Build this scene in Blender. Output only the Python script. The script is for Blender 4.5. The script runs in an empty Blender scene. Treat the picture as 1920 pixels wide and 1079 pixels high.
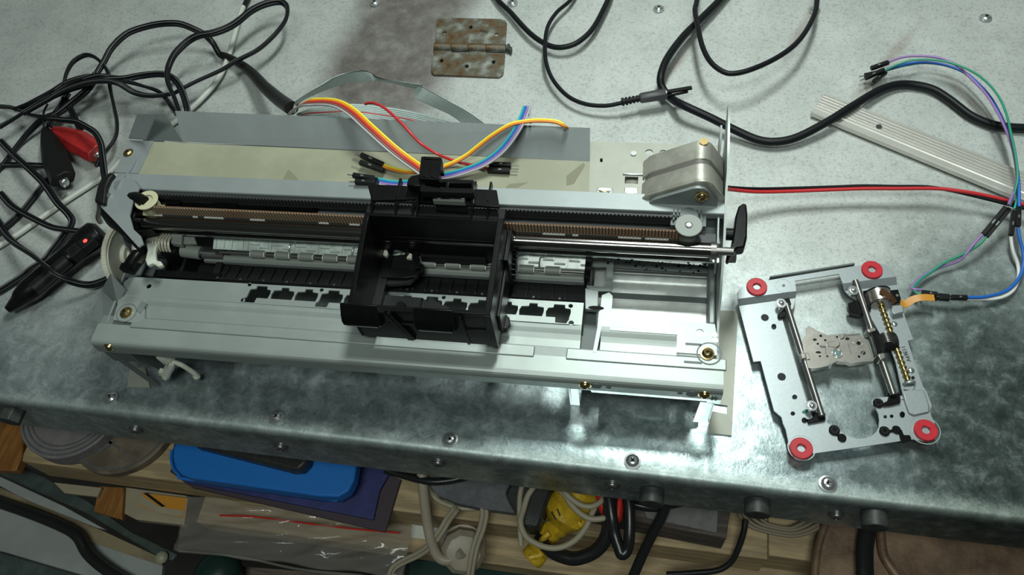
import bpy, bmesh, math, random
from mathutils import Vector, Matrix
from mathutils.geometry import tessellate_polygon
R = random.Random(7)
SC = 0.001                      # the whole place is written in millimetres
# ---------- camera solved from the photograph (vanishing points of the bench) ----------
F = 1500.0; CX = 960.0; CY = 539.5; H = 427.0
def nrm(v):
    l = math.sqrt(sum(a*a for a in v)); return tuple(a/l for a in v)
def cr(a, b): return (a[1]*b[2]-a[2]*b[1], a[2]*b[0]-a[0]*b[2], a[0]*b[1]-a[1]*b[0])
def dt(a, b): return sum(x*y for x, y in zip(a, b))
ZA = tuple(-a for a in nrm((186, -895.5, -F)))
_x = (8710, -705, F); _k = dt(_x, ZA)
XA = nrm(tuple(a-_k*b for a, b in zip(_x, ZA))); YA = cr(ZA, XA)
def ray(px, py):
    c = (px-CX, -(py-CY), -F); return (dt(c, XA), dt(c, YA), dt(c, ZA))
_r = ray(CX, CY); _t = -H/_r[2]; CAM = (-_r[0]*_t, -_r[1]*_t, H)
def W(px, py, z=0.0):
    r = ray(px, py); t = (z-H)/r[2]; return (CAM[0]+r[0]*t, CAM[1]+r[1]*t, z)
def onY(px, py, y):
    r = ray(px, py); t = (y-CAM[1])/r[1]; return (CAM[0]+r[0]*t, y, H+r[2]*t)
PA = math.radians(1.4); PO = (-225.0, -86.0); ca, sa = math.cos(PA), math.sin(PA)
def toL(p):
    x, y = p[0]-PO[0], p[1]-PO[1]; return (x*ca+y*sa, -x*sa+y*ca, p[2])
def LW(p): return (PO[0]+p[0]*ca-p[1]*sa, PO[1]+p[0]*sa+p[1]*ca, p[2])   # printer frame -> world
def PZ(px, py, z): return toL(W(px, py, z))
def _lr(px, py):
    r = ray(px, py); return (r[0]*ca+r[1]*sa, -r[0]*sa+r[1]*ca, r[2]), toL(CAM)
def PU(px, py, u):
    r, c = _lr(px, py); t = (u-c[0])/r[0]; return (u, c[1]+r[1]*t, H+r[2]*t)
def PV(px, py, v):
    r, c = _lr(px, py); t = (v-c[1])/r[1]; return (c[0]+r[0]*t, v, H+r[2]*t)
# ---------- node materials ----------
MATS = {}
def mat(name, col, rough=0.5, metal=0.0, var=0.0, vscale=60.0, col2=None, mask=(0.45, 0.6), bump=0.0, bscale=400.0, rvar=0.0,
        emit=None, estr=0.0, trans=0.0, alpha=1.0, ior=1.45, spec=0.5, brush=None, detail=4.0, coat=0.0):
    m = bpy.data.materials.new(name); m.use_nodes = True; nt = m.node_tree; N = nt.nodes; L = nt.links
    b = N['Principled BSDF']; b.inputs['Roughness'].default_value = rough; b.inputs['Metallic'].default_value = metal
    b.inputs['Base Color'].default_value = (*col, 1); b.inputs['IOR'].default_value = ior
    b.inputs['Specular IOR Level'].default_value = spec; b.inputs['Coat Weight'].default_value = coat
    if trans: b.inputs['Transmission Weight'].default_value = trans
    if alpha < 1: b.inputs['Alpha'].default_value = alpha
    if emit: b.inputs['Emission Color'].default_value = (*emit, 1); b.inputs['Emission Strength'].default_value = estr
    tc = N.new('ShaderNodeTexCoord'); src = tc.outputs['Object']
    if brush:
        mp = N.new('ShaderNodeMapping'); mp.inputs['Scale'].default_value = brush; L.new(src, mp.inputs['Vector']); bsrc = mp.outputs[0]
    else: bsrc = src
    if var or col2 or rvar:
        n = N.new('ShaderNodeTexNoise'); n.inputs['Scale'].default_value = vscale; n.inputs['Detail'].default_value = detail
        n.inputs['Roughness'].default_value = 0.65; L.new(bsrc, n.inputs['Vector'])
        r = N.new('ShaderNodeValToRGB'); L.new(n.outputs['Fac'], r.inputs['Fac'])
        r.color_ramp.elements[0].position = mask[0]; r.color_ramp.elements[1].position = mask[1]
        c2 = col2 or tuple(c*(1-var) for c in col)
        r.color_ramp.elements[0].color = (*c2, 1); r.color_ramp.elements[1].color = (*col, 1)
        L.new(r.outputs['Color'], b.inputs['Base Color'])
        if rvar:
            mr = N.new('ShaderNodeMapRange'); mr.inputs['To Min'].default_value = max(0.02, rough-rvar); mr.inputs['To Max'].default_value = rough+rvar
            mr.inputs['From Min'].default_value = 0.3; mr.inputs['From Max'].default_value = 0.7
            L.new(n.outputs['Fac'], mr.inputs['Value']); L.new(mr.outputs[0], b.inputs['Roughness'])
    if bump:
        n2 = N.new('ShaderNodeTexNoise'); n2.inputs['Scale'].default_value = bscale; n2.inputs['Detail'].default_value = 3
        L.new(bsrc, n2.inputs['Vector'])
        bp = N.new('ShaderNodeBump'); bp.inputs['Strength'].default_value = bump; bp.inputs['Distance'].default_value = 0.001
        L.new(n2.outputs['Fac'], bp.inputs['Height']); L.new(bp.outputs[0], b.inputs['Normal'])
    MATS[name] = m; return m
# ---------- mesh builder ----------
class MB:
    def __init__(s, tf=None): s.v = []; s.f = []; s.tf = tf or (lambda p: p)
    def add(s, vs, fs):
        o = len(s.v); s.v += [tuple(s.tf(p)) for p in vs]; s.f += [tuple(i+o for i in f) for f in fs]; return s
    def box(s, x0, x1, y0, y1, z0, z1):
        return s.add([(x0,y0,z0),(x1,y0,z0),(x1,y1,z0),(x0,y1,z0),(x0,y0,z1),(x1,y0,z1),(x1,y1,z1),(x0,y1,z1)],
                     [(0,3,2,1),(4,5,6,7),(0,1,5,4),(1,2,6,5),(2,3,7,6),(3,0,4,7)])
    def obox(s, c, d, w, l, h, up=(0,0,1)):
        """box centred on c, long axis d (length l), width w, height h"""
        d = Vector(d).normalized(); u = Vector(up); x = d.cross(u).normalized(); u = x.cross(d).normalized(); c = Vector(c); vs = []
        for k in (-.5, .5):
            for i, j in ((-.5,-.5),(.5,-.5),(.5,.5),(-.5,.5)): vs.append(tuple(c+x*i*w+d*j*l+u*k*h))
        return s.add(vs, [(0,3,2,1),(4,5,6,7),(0,1,5,4),(1,2,6,5),(2,3,7,6),(3,0,4,7)])
    def ext(s, poly, z0, z1, holes=(), mp=None):
        """prism of a 2D outline (with holes); mp maps (a, b, c) to a point, default (x, y, z)"""
        mp = mp or (lambda a, b, c: (a, b, c)); loops = [list(poly)]+[list(h) for h in holes]
        tri = tessellate_polygon([[Vector((a, b, 0)) for a, b in l] for l in loops]); flat = [p for l in loops for p in l]; n = len(flat)
        fs = []
        for t in tri:
            a, b, c = (flat[i] for i in t)
            if (b[0]-a[0])*(c[1]-a[1])-(b[1]-a[1])*(c[0]-a[0]) < 0: t = (t[0], t[2], t[1])
            fs.append(tuple(i+n for i in t)); fs.append(tuple(reversed(t)))
        o = 0
        for l in loops:
            m = len(l)
            for i in range(m):
                j = (i+1) % m; fs.append((o+i, o+j, o+j+n, o+i+n))
            o += m
        return s.add([mp(a, b, z0) for a, b in flat]+[mp(a, b, z1) for a, b in flat], fs)
    def px(s, poly, z0, z1, holes=(), fx=PZ):
        g = lambda p: fx(p[0], p[1], z1)[:2]
        return s.ext([g(p) for p in poly], z0, z1, [[g(p) for p in h] for h in holes])
    def ex(s, prof, x0, x1): return s.ext(prof, x0, x1, mp=lambda a, b, c: (c, a, b))      # profile (y, z) along x
    def ey(s, prof, y0, y1): return s.ext(prof, y0, y1, mp=lambda a, b, c: (a, c, b))      # profile (x, z) along y
    def bent(s, pts, t, x0, x1):
        """sheet bent along x: polyline (y, z) thickened downwards by t"""
        n = len(pts); off = []
        for i in range(n):
            a = pts[max(0, i-1)]; b = pts[min(n-1, i+1)]; d = Vector((b[0]-a[0], b[1]-a[1])).normalized()
            off.append((pts[i][0]+d.y*t, pts[i][1]-d.x*t))
        for i in range(n-1): s.ex([pts[i], pts[i+1], off[i+1], off[i]], x0, x1)
        return s
    def cyl(s, p0, p1, r, n=20, r2=None, cap=True):
        return s.tube([p0, p1], r, n, rad=[r, r if r2 is None else r2], cap=cap)
    def tube(s, pts, r, n=10, rad=None, cap=True, flat=None, up=(0,0,1)):
        P = [Vector(p) for p in pts]; m = len(P); vs = []; fs = []; T = []
        for i in range(m): T.append((P[min(m-1, i+1)]-P[max(0, i-1)]).normalized())
        u = Vector(up)
        if abs(T[0].dot(u)) > .95: u = Vector((1, 0, 0)) if abs(T[0].x) < .9 else Vector((0, 1, 0))
        x = T[0].cross(u).normalized()
        for i in range(m):
            if flat: 
                xx = T[i].cross(Vector(up))
                if xx.length > .15: x = xx.normalized()
            x = (x-T[i]*x.dot(T[i])).normalized(); y = x.cross(T[i]).normalized(); q = rad[i] if rad else r
            for k in range(n):
                a = 2*math.pi*k/n; ca_, sa_ = math.cos(a), math.sin(a)
                if flat: vs.append(tuple(P[i]+x*ca_*q*flat+y*sa_*q))
                else: vs.append(tuple(P[i]+x*ca_*q+y*sa_*q))
        for i in range(m-1):
            for k in range(n):
                j = (k+1) % n; fs.append((i*n+k, i*n+j, (i+1)*n+j, (i+1)*n+k))
        if cap: fs.append(tuple(reversed(range(n)))); fs.append(tuple(range((m-1)*n, m*n)))
        return s.add(vs, fs)
    def ring(s, c, ax, ro, ri, h, n=28):
        """flat washer"""
        ax = Vector(ax).normalized(); u = ax.orthogonal().normalized(); w = ax.cross(u); c = Vector(c); vs = []; fs = []
        for r, k in ((ri,0),(ro,0),(ro,h),(ri,h)):
            for i in range(n):
                a = 2*math.pi*i/n; vs.append(tuple(c+u*math.cos(a)*r+w*math.sin(a)*r+ax*k))
        for q in range(4):
            for i in range(n):
                j = (i+1) % n; q2 = (q+1) % 4; fs.append((q*n+i, q2*n+i, q2*n+j, q*n+j))
        return s.add(vs, fs)
    def ball(s, c, r, n=12, sz=1.0, m=6, top=False):
        vs = []; fs = []; a0 = 0 if top else -math.pi/2
        for i in range(m+1):
            a = a0+(math.pi/2-a0)*i/m
            for k in range(n):
                b = 2*math.pi*k/n; vs.append((c[0]+r*math.cos(a)*math.cos(b), c[1]+r*math.cos(a)*math.sin(b), c[2]+r*sz*math.sin(a)))
        for i in range(m):
            for k in range(n):
                j = (k+1) % n; fs.append((i*n+k, i*n+j, (i+1)*n+j, (i+1)*n+k))
        fs.append(tuple(reversed(range(n)))); return s.add(vs, fs)
    def build(s, name, m, parent=None, smooth=40, bev=0.0, label=None):
        vs = [Vector(v) for v in s.v]
        c = sum(((Vector(f(v[i] for v in vs) for i in range(3))) for f in (min, max)), Vector((0,0,0)))/2 if vs else Vector()
        me = bpy.data.meshes.new(name); me.from_pydata([tuple((v-c)*SC) for v in vs], [], s.f)
        bm = bmesh.new(); bm.from_mesh(me); bmesh.ops.recalc_face_normals(bm, faces=bm.faces)
        bmesh.ops.dissolve_degenerate(bm, dist=1e-7, edges=bm.edges); bm.to_mesh(me); bm.free()
        for p in me.polygons: p.use_smooth = True
        me.set_sharp_from_angle(angle=math.radians(smooth))
        me.materials.append(MATS[m] if isinstance(m, str) else m)
        o = bpy.data.objects.new(name, me); bpy.context.scene.collection.objects.link(o)
        place(o, c, parent)
        if bev:
            b = o.modifiers.new('bevel', 'BEVEL'); b.width = bev*SC; b.segments = 2; b.limit_method = 'ANGLE'; b.angle_limit = math.radians(50); b.harden_normals = False
        if label: o['label'] = label
        return o
ORG = {}
def place(o, c, parent):
    c = Vector(c); ORG[o.name] = c
    if parent: o.parent = parent; o.location = (c-ORG[parent.name])*SC
    else: o.location = c*SC
def tag(o, label=None, cat=None, group=None, kind=None):
    if label: o['label'] = label
    if cat: o['category'] = cat
    if group: o['group'] = group
    if kind: o['kind'] = kind
    return o
def thing(name, loc, label, cat, group=None):
    o = bpy.data.objects.new(name, None); o.empty_display_size = 0.01; bpy.context.scene.collection.objects.link(o); place(o, loc, None)
    return tag(o, label, cat, group)
def spl(pts, n=8):
    """Catmull-Rom through the points"""
    P = [Vector(p) for p in pts]; P = [P[0]*2-P[1]]+P+[P[-1]*2-P[-2]]; out = []
    for i in range(1, len(P)-2):
        for k in range(n):
            t = k/n; a, b, c, d = P[i-1:i+3]
            out.append(tuple(0.5*((2*b)+(c-a)*t+(2*a-5*b+4*c-d)*t*t+(3*b-a-3*c+d)*t**3)))
    out.append(tuple(P[-2])); return out
def pz(pts, dz=0.0): return [W(p[0], p[1], p[2]+dz) for p in pts]
def circ(cx, cy, r, n=16, ry=None): return [(cx+r*math.cos(2*math.pi*i/n), cy+(ry or r)*math.sin(2*math.pi*i/n)) for i in range(n)]
def twin(pts, r, phase=0.0, tw=0.0, n=8):
    """two-core flat cord: two tubes side by side, slowly twisting"""
    mb = MB(); P = [Vector(p) for p in pts]; A = []; B = []; s = 0
    for i, p in enumerate(P):
        t = (P[min(len(P)-1, i+1)]-P[max(0, i-1)]).normalized(); x = t.cross(Vector((0,0,1))); x = x.normalized() if x.length > .1 else Vector((1,0,0)); y = x.cross(t)
        if i: s += (P[i]-P[i-1]).length
        a = phase+tw*s; o = (x*math.cos(a)+y*math.sin(a))*r*.92; A.append(p+o); B.append(p-o)
    mb.tube(A, r, n); mb.tube(B, r, n); return mb
def screwhead(mb, c, r, h, ax=(0,0,1), slot=True, n=20):
    """domed cross-recess head with a flange"""
    ax = Vector(ax).normalized(); c = Vector(c); prof = [(r,0),(r,h*.25),(r*.78,h*.3),(r*.72,h*.6),(r*.5,h*.9),(r*.28,h*1.0),(r*.2,h*.55),(.01,h*.5)]
    for i in range(len(prof)-1):
        mb.tube([c+ax*prof[i][1], c+ax*(prof[i+1][1]+1e-3)], r, n, rad=[prof[i][0], prof[i+1][0]], cap=(i == 0))
    return mb
def cross(mb, c, r, h, ax=(0,0,1), rot=0.4):
    ax = Vector(ax).normalized(); u = ax.orthogonal().normalized(); w = ax.cross(u); c = Vector(c)+ax*h
    for k in (0, 1):
        a = rot+k*math.pi/2; d = u*math.cos(a)+w*math.sin(a); mb.obox(c, d, r*.22, r*1.1, h*.12, ax)
    return mb
# ---------- materials ----------
def bench_mat():
    m = bpy.data.materials.new('galvanised sheet'); m.use_nodes = True; nt = m.node_tree; N = nt.nodes; L = nt.links; b = N['Principled BSDF']
    tc = N.new('ShaderNodeTexCoord'); v = tc.outputs['Object']
    def noise(sc, det=4, ro=.6, dist=0):
        n = N.new('ShaderNodeTexNoise'); n.inputs['Scale'].default_value = sc; n.inputs['Detail'].default_value = det; n.inputs['Roughness'].default_value = ro
        n.inputs['Distortion'].default_value = dist; L.new(v, n.inputs['Vector']); return n.outputs['Fac']
    def ramp(src, stops):
        r = N.new('ShaderNodeValToRGB'); L.new(src, r.inputs['Fac'])
        while len(r.color_ramp.elements) < len(stops): r.color_ramp.elements.new(.5)
        for e, (p, c) in zip(r.color_ramp.elements, stops): e.position = p; e.color = (*c, 1) if len(c) == 3 else (c[0],)*3+(1,)
        return r.outputs['Color']
    def mix(f, a, c, mode='MIX'):
        x = N.new('ShaderNodeMix'); x.data_type = 'RGBA'; x.blend_type = mode
        if isinstance(f, float): x.inputs[0].default_value = f
        else: L.new(f, x.inputs[0])
        for i, q in ((6, a), (7, c)):
            if isinstance(q, tuple): x.inputs[i].default_value = (*q, 1)
            else: L.new(q, x.inputs[i])
        return x.outputs[2]
    # spangle crystals, warped
    wn = N.new('ShaderNodeTexNoise'); wn.inputs['Scale'].default_value = 90; L.new(v, wn.inputs['Vector'])
    wm = mix(0.012, v, wn.outputs['Color'])
    vo = N.new('ShaderNodeTexVoronoi'); vo.inputs['Scale'].default_value = 150; L.new(wm, vo.inputs['Vector'])
    sp = N.new('ShaderNodeSeparateColor'); L.new(vo.outputs['Color'], sp.inputs[0])
    vo2 = N.new('ShaderNodeTexVoronoi'); vo2.inputs['Scale'].default_value = 320; L.new(wm, vo2.inputs['Vector'])
    sp2 = N.new('ShaderNodeSeparateColor'); L.new(vo2.outputs['Color'], sp2.inputs[0])
    spang = ramp(sp.outputs[0], [(0.0, (.27,.33,.34)), (.6, (.33,.39,.40)), (1.0, (.56,.64,.67))])
    spang2 = ramp(sp2.outputs[1], [(0.0, (.34,.42,.43)), (1.0, (.52,.60,.61))])
    metal = mix(0.45, spang, spang2)
    metal = mix(0.5, metal, ramp(noise(95, 9, .72, .5), [(.40, (.17,.23,.24)), (.5, (.34,.42,.43)), (.60, (.66,.75,.78))]))
    # white oxide bloom, stronger towards the back
    sx = N.new('ShaderNodeSeparateXYZ'); L.new(v, sx.inputs[0])
    ad = N.new('ShaderNodeMath'); ad.operation = 'MULTIPLY_ADD'; L.new(noise(7, 5), ad.inputs[0]); ad.inputs[1].default_value = 0.22; sk = N.new('ShaderNodeMath'); sk.operation = 'MULTIPLY_ADD'; L.new(sx.outputs['X'], sk.inputs[0]); sk.inputs[1].default_value = -0.13; L.new(sx.outputs['Y'], sk.inputs[2]); L.new(sk.outputs[0], ad.inputs[2])
    mr = N.new('ShaderNodeMapRange'); L.new(ad.outputs[0], mr.inputs['Value']); mr.inputs['From Min'].default_value = WB0; mr.inputs['From Max'].default_value = WB1
    speck = ramp(noise(420, 4, .75), [(.36, (.30,.32,.31)), (.48, (.55,.575,.555))])
    speck = mix(0.5, speck, ramp(noise(30, 5), [(.3, (.36,.385,.37)), (.7, (.58,.605,.585))]))
    col = mix(mr.outputs[0], metal, speck)
    # mottled brownish patch and faint brown streaks
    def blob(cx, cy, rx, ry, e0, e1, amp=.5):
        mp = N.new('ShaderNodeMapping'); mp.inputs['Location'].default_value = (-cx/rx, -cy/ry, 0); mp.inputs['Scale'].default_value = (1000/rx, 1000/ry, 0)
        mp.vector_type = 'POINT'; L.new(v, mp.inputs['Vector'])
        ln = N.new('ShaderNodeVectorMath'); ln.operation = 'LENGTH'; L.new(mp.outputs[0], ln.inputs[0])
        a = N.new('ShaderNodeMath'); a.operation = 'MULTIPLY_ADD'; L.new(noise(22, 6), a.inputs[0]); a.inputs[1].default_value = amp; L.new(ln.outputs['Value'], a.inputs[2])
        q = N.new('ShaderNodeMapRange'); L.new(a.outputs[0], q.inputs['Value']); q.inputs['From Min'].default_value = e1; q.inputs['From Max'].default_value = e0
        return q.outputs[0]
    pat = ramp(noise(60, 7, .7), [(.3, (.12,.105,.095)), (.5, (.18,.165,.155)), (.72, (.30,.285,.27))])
    def streak(cx, cy, rx, ry, rot):
        mp = N.new('ShaderNodeMapping'); mp.vector_type = 'TEXTURE'; mp.inputs['Location'].default_value = (cx/1000, cy/1000, 0); mp.inputs['Rotation'].default_value = (0, 0, math.radians(rot)); mp.inputs['Scale'].default_value = (rx/1000, ry/1000, 1)
        L.new(v, mp.inputs['Vector']); sp_ = N.new('ShaderNodeSeparateXYZ'); L.new(mp.outputs[0], sp_.inputs[0]); cb = N.new('ShaderNodeCombineXYZ'); L.new(sp_.outputs[0], cb.inputs[0]); L.new(sp_.outputs[1], cb.inputs[1])
        ln = N.new('ShaderNodeVectorMath'); ln.operation = 'LENGTH'; L.new(cb.outputs[0], ln.inputs[0])
        a = N.new('ShaderNodeMath'); a.operation = 'MULTIPLY_ADD'; L.new(noise(45, 6), a.inputs[0]); a.inputs[1].default_value = .9; L.new(ln.outputs['Value'], a.inputs[2])
        q = N.new('ShaderNodeMapRange'); L.new(a.outputs[0], q.inputs['Value']); q.inputs['From Min'].default_value = 1.45; q.inputs['From Max'].default_value = .7; q.inputs['To Max'].default_value = .5
        return q.outputs[0]
    for (cx, cy, rx, ry, rot) in STREAKS:
        col = mix(streak(cx-BC[0], cy-BC[1], rx, ry, rot), col, (.30,.235,.20))
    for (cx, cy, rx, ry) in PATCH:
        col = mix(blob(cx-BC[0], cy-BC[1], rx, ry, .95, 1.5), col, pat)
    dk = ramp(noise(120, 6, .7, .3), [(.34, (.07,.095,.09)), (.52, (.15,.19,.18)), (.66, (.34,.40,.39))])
    for (cx, cy, rx, ry) in PAINTED_SHADE:  # lamp falloff at lower right painted into the sheet colour as dark mottling
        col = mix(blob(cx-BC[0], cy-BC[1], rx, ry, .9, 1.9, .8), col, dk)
    # dusty worn edge along the front bend
    em = N.new('ShaderNodeMapRange'); em.interpolation_type = 'SMOOTHSTEP'; ea = N.new('ShaderNodeMath'); ea.operation = 'MULTIPLY_ADD'; L.new(noise(240, 4, .7), ea.inputs[0]); ea.inputs[1].default_value = .012; L.new(sx.outputs['Y'], ea.inputs[2])
    L.new(ea.outputs[0], em.inputs['Value']); em.inputs['From Min'].default_value = (-99-BC[1])/1000+.006; em.inputs['From Max'].default_value = (-108-BC[1])/1000+.006
    ez = N.new('ShaderNodeMapRange'); L.new(sx.outputs['Z'], ez.inputs['Value']); ez.inputs['From Min'].default_value = .023-.009; ez.inputs['From Max'].default_value = .023-.002
    edge = N.new('ShaderNodeMath'); edge.operation = 'MULTIPLY'; L.new(em.outputs[0], edge.inputs[0]); L.new(ez.outputs[0], edge.inputs[1])
    eh = N.new('ShaderNodeMath'); eh.operation = 'MULTIPLY'; eh.inputs[1].default_value = .45; L.new(edge.outputs[0], eh.inputs[0])
    col = mix(eh.outputs[0], col, (.40,.45,.41))
    # dust: fine dark dots
    d = ramp(noise(900, 2, .5), [(.60, (1.,)), (.68, (.45,))]); col = mix(0.5, col, d, 'MULTIPLY')
    L.new(col, b.inputs['Base Color'])
    rm = N.new('ShaderNodeMapRange'); L.new(mr.outputs[0], rm.inputs['Value']); rm.inputs['To Min'].default_value = .78; rm.inputs['To Max'].default_value = .35
    L.new(rm.outputs[0], b.inputs['Metallic'])
    rr = N.new('ShaderNodeMapRange'); L.new(sp.outputs[1], rr.inputs['Value']); rr.inputs['To Min'].default_value = .24; rr.inputs['To Max'].default_value = .31
    r3 = N.new('ShaderNodeMath'); r3.operation = 'MULTIPLY_ADD'; L.new(mr.outputs[0], r3.inputs[0]); r3.inputs[1].default_value = .26; L.new(rr.outputs[0], r3.inputs[2])
    r4 = N.new('ShaderNodeMath'); r4.operation = 'MULTIPLY_ADD'; L.new(edge.outputs[0], r4.inputs[0]); r4.inputs[1].default_value = .22; L.new(r3.outputs[0], r4.inputs[2]); L.new(r4.outputs[0], b.inputs['Roughness'])
    bp = N.new('ShaderNodeBump'); bp.inputs['Strength'].default_value = .12; bp.inputs['Distance'].default_value = .0006; L.new(noise(500, 4), bp.inputs['Height']); L.new(bp.outputs[0], b.inputs['Normal'])
    MATS['galv'] = m
BC = (0, 165)                                   # centre of the bench sheet in mm (its object origin)
WB0, WB1 = -0.05, 0.09
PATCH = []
LAMP=4.5; FILL=13.5; WORLD=0.085; EXPO=-0.25
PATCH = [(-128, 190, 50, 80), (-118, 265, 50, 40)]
BC = (0, 82)
_w = [W(1660,120), W(1500,60), W(1270,120), W(1830,200)]
STREAKS = [(_w[0][0], _w[0][1], 6, 62, -32), (_w[1][0], _w[1][1], 5, 40, -20), (_w[2][0], _w[2][1], 4, 45, -25), (_w[3][0], _w[3][1], 5, 50, 30)]
PAINTED_SHADE = [(W(1880,840)[0], W(1880,840)[1], 62, 120)]
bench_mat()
mat('steel', (.36,.40,.385), .44, .45, var=.10, vscale=18, bump=.02, bscale=900, brush=(1,1,1))
mat('steel_dull', (.27,.30,.295), .48, .45, var=.10, vscale=25)
mat('steel_bright', (.72,.74,.73), .22, .95, var=.08, vscale=40)
mat('belt_gap', (.11,.06,.035), .8, 0)
mat('chassis', (.29,.32,.325), .48, .30, var=.08, vscale=30)
mat('beige_plate', (.33,.335,.29), .5, .35, var=.08, vscale=40)
mat('foil', (.31,.31,.225), .42, .0, var=.12, vscale=22, spec=.5)
mat('stain', (.20,.195,.13), .6, 0)
mat('black', (.006,.0065,.0065), .30, 0, var=.2, vscale=200, bump=.05, bscale=1500, spec=.20)
mat('black_soft', (.009,.010,.010), .42, 0, spec=.25)
mat('black_rib', (.012,.012,.013), .5, 0, spec=.22)
mat('cable', (.008,.009,.011), .42, 0, spec=.22)
mat('shaft', (.24,.23,.22), .17, 1.0)
mat('belt_dark', (.035,.037,.038), .5, 0)
mat('belt_brown', (.27,.155,.09), .75, 0, col2=(.33,.27,.18), vscale=12, mask=(.35,.65))
mat('white_plastic', (.74,.73,.62), .4, 0, var=.08, vscale=80)
mat('cream', (.52,.50,.33), .35, 0)
mat('clear_guide', (.62,.70,.66), .22, 0, var=.35, vscale=110, mask=(.38,.62), spec=.6)
mat('roller', (.24,.26,.24), .5, 0.1)
mat('brass', (.55,.42,.20), .25, 1.0)
mat('chrome', (.66,.68,.69), .24, .9)
mat('rod', (.20,.195,.185), .36, .8)
mat('grease', (.62,.64,.55), .35, 0, var=.15, vscale=300)
mat('grey_plate', (.13,.15,.148), .55, .3)
mat('ink', (.008,.009,.009), .7, 0, spec=.15)
mat('white_gap', (.70,.72,.70), .4, 0)
mat('bolt_dull', (.07,.075,.072), .5, .4, var=.3, vscale=200)
mat('cast', (.50,.49,.43), .38, .55, var=.2, vscale=60, bump=.1, bscale=300)
mat('red_plastic', (.45,.02,.025), .4, 0)
mat('lens_glass', (.25,.35,.36), .05, .3, spec=.9)
mat('copper', (.45,.22,.13), .25, .9)
mat('plug_grey', (.05,.052,.055), .45, 0)
mat('bay_metal', (.92,.95,.93), .30, .75, var=.12, vscale=60, bump=.1, bscale=150)
mat('groove_dark', (.14,.13,.12), .5, .3)
mat('spring', (.60,.56,.46), .35, .25)
# ---------- workbench ----------
t = thing('workbench', (0, 80, -45), 'galvanised sheet metal workbench top with rounded front lip, everything stands on it', 'workbench')
m = MB(); prof = [(276,0)]+[(y, 0) for y in (200, 100, 0, -60, -100, -106.5)]
for k in range(1, 7):
    a = k*math.pi/12; prof.append((-106.5-4.5*math.sin(a), -4.5+4.5*math.cos(a)))
prof += [(-111, -20), (-111, -46)]
m.v = []; n = len(prof); xs = [-520, 520]
inner = [(276,-1.2), (-107, -1.2), (-109.6, -4), (-109.6, -46)]
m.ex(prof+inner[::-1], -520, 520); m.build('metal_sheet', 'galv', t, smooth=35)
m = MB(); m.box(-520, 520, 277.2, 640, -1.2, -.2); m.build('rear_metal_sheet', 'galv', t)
def bolt(mb, c, r=4.4): screwhead(mb, c, r, 2.4); return mb
for i, p in enumerate([(208,746),(519,782),(844,825),(1186,865),(1552,908),(703,6),(961,6),(1235,17),(1527,20),(1848,34)]):
    c = W(p[0], p[1], 0.6); s = bolt(MB(), c, 4.6 if i < 5 else 4.2).build('screw', 'chrome', t, smooth=50)
    cross(MB(), c, 2.2, 2.25, rot=R.random()*1.5).build('recess', 'ink', s)
for i, p in enumerate([(255,806),(527,838),(822,868),(1148,909),(1568,966)]):
    c = onY(p[0], p[1], -111.2); s = screwhead(MB(), c, 4.4, 2.4, (0,-1,0)).build('lip_screw', 'rod', t, smooth=50)
    cross(MB(), c, 2.2, 2.25, (0,-1,0), rot=R.random()*1.5).build('recess', 'ink', s)
for p in [(1222,935),(1420,955),(1640,978),(22,782)]:
    c = onY(p[0], p[1], -116.0); cc = Vector((c[0], -111.2, c[2])); s = MB()
    s.cyl(cc, cc-Vector((0,8.5,0)), 6.8, 6 if p[0] < 100 else 28); s.build('bolt_head', 'bolt_dull', t, bev=.5)
# wooden frame under the sheet
mat('wood_dark', (.10,.07,.04), .7, 0, var=.4, vscale=30, brush=(.1,1,1))
m = MB(); m.box(-515, 515, -108, -80, -44, -1.4); m.build('frame_beam', 'wood_dark', t)
m = MB(); m.box(-515, 515, 200, 230, -44, -1.4); m.build('frame_beam', 'wood_dark', t)

mat('wall_paint', (.42,.44,.42), .8, 0, var=.1, vscale=3)
tag(MB().box(-1400, 1400, 700, 712, -750, 2300).build('wall_back', 'wall_paint'), kind='structure')
# ---------- printer mechanism (printer frame: u right, v back, z up) ----------
T = thing('printer_mechanism', LW((175, 70, 0)), 'stripped inkjet printer mechanism, long grey steel chassis with a black carriage, lying on the bench', 'printer mechanism')
PB = lambda: MB(LW)
def part(m, name, ma, par=T, **k): return m.build(name, ma, par, **k)
ZP = 50.0
# front rail: rounded top edge, vertical face
m = PB(); pr = [(12,48.0),(3.0,48.0)]+[(3-3*math.sin(a), 45+3*math.cos(a)) for a in (.3,.6,.9,1.2,1.57)]+[(0,38.5)]
m.bent(pr, 1.0, 0, 350)
rail = part(m, 'front_rail', 'steel')
m = PB(); m.box(6, 349, 10.6, 12.0, 34, 47); part(m, 'rail_stiffener', 'steel_dull')
# folded hem strips on the rail
for n_, (a, b) in enumerate([((245,612),(1001,668)), ((1062,665),(1362,697))]):
    u0 = PZ(a[0], a[1], 49)[0]; u1 = PZ(b[0], b[1], 49)[0]
    m = PB(); m.ext([(u0,10.6),(u1,10.6),(u1,17.0),(u0,17.0)], 48.05, 49.8); part(m, 'folded_hem', 'steel', bev=.5)
m = PB(); m.box(0, 350, 12, 18.2, 46.2, 47.2); part(m, 'groove_floor', 'steel_dull')
for p in [(1013,684),(1045,687)]:
    c = PZ(*p, 48.1); s = part(PB().ring((c[0],c[1],48.02), (0,0,1), 2.4, 1.5, .5), 'screw_hole_rim', 'steel_bright'); part(PB().cyl((c[0],c[1],47.9), (c[0],c[1],48.3), 1.6), 'hole_shadow_plug', 'ink', s)
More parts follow.
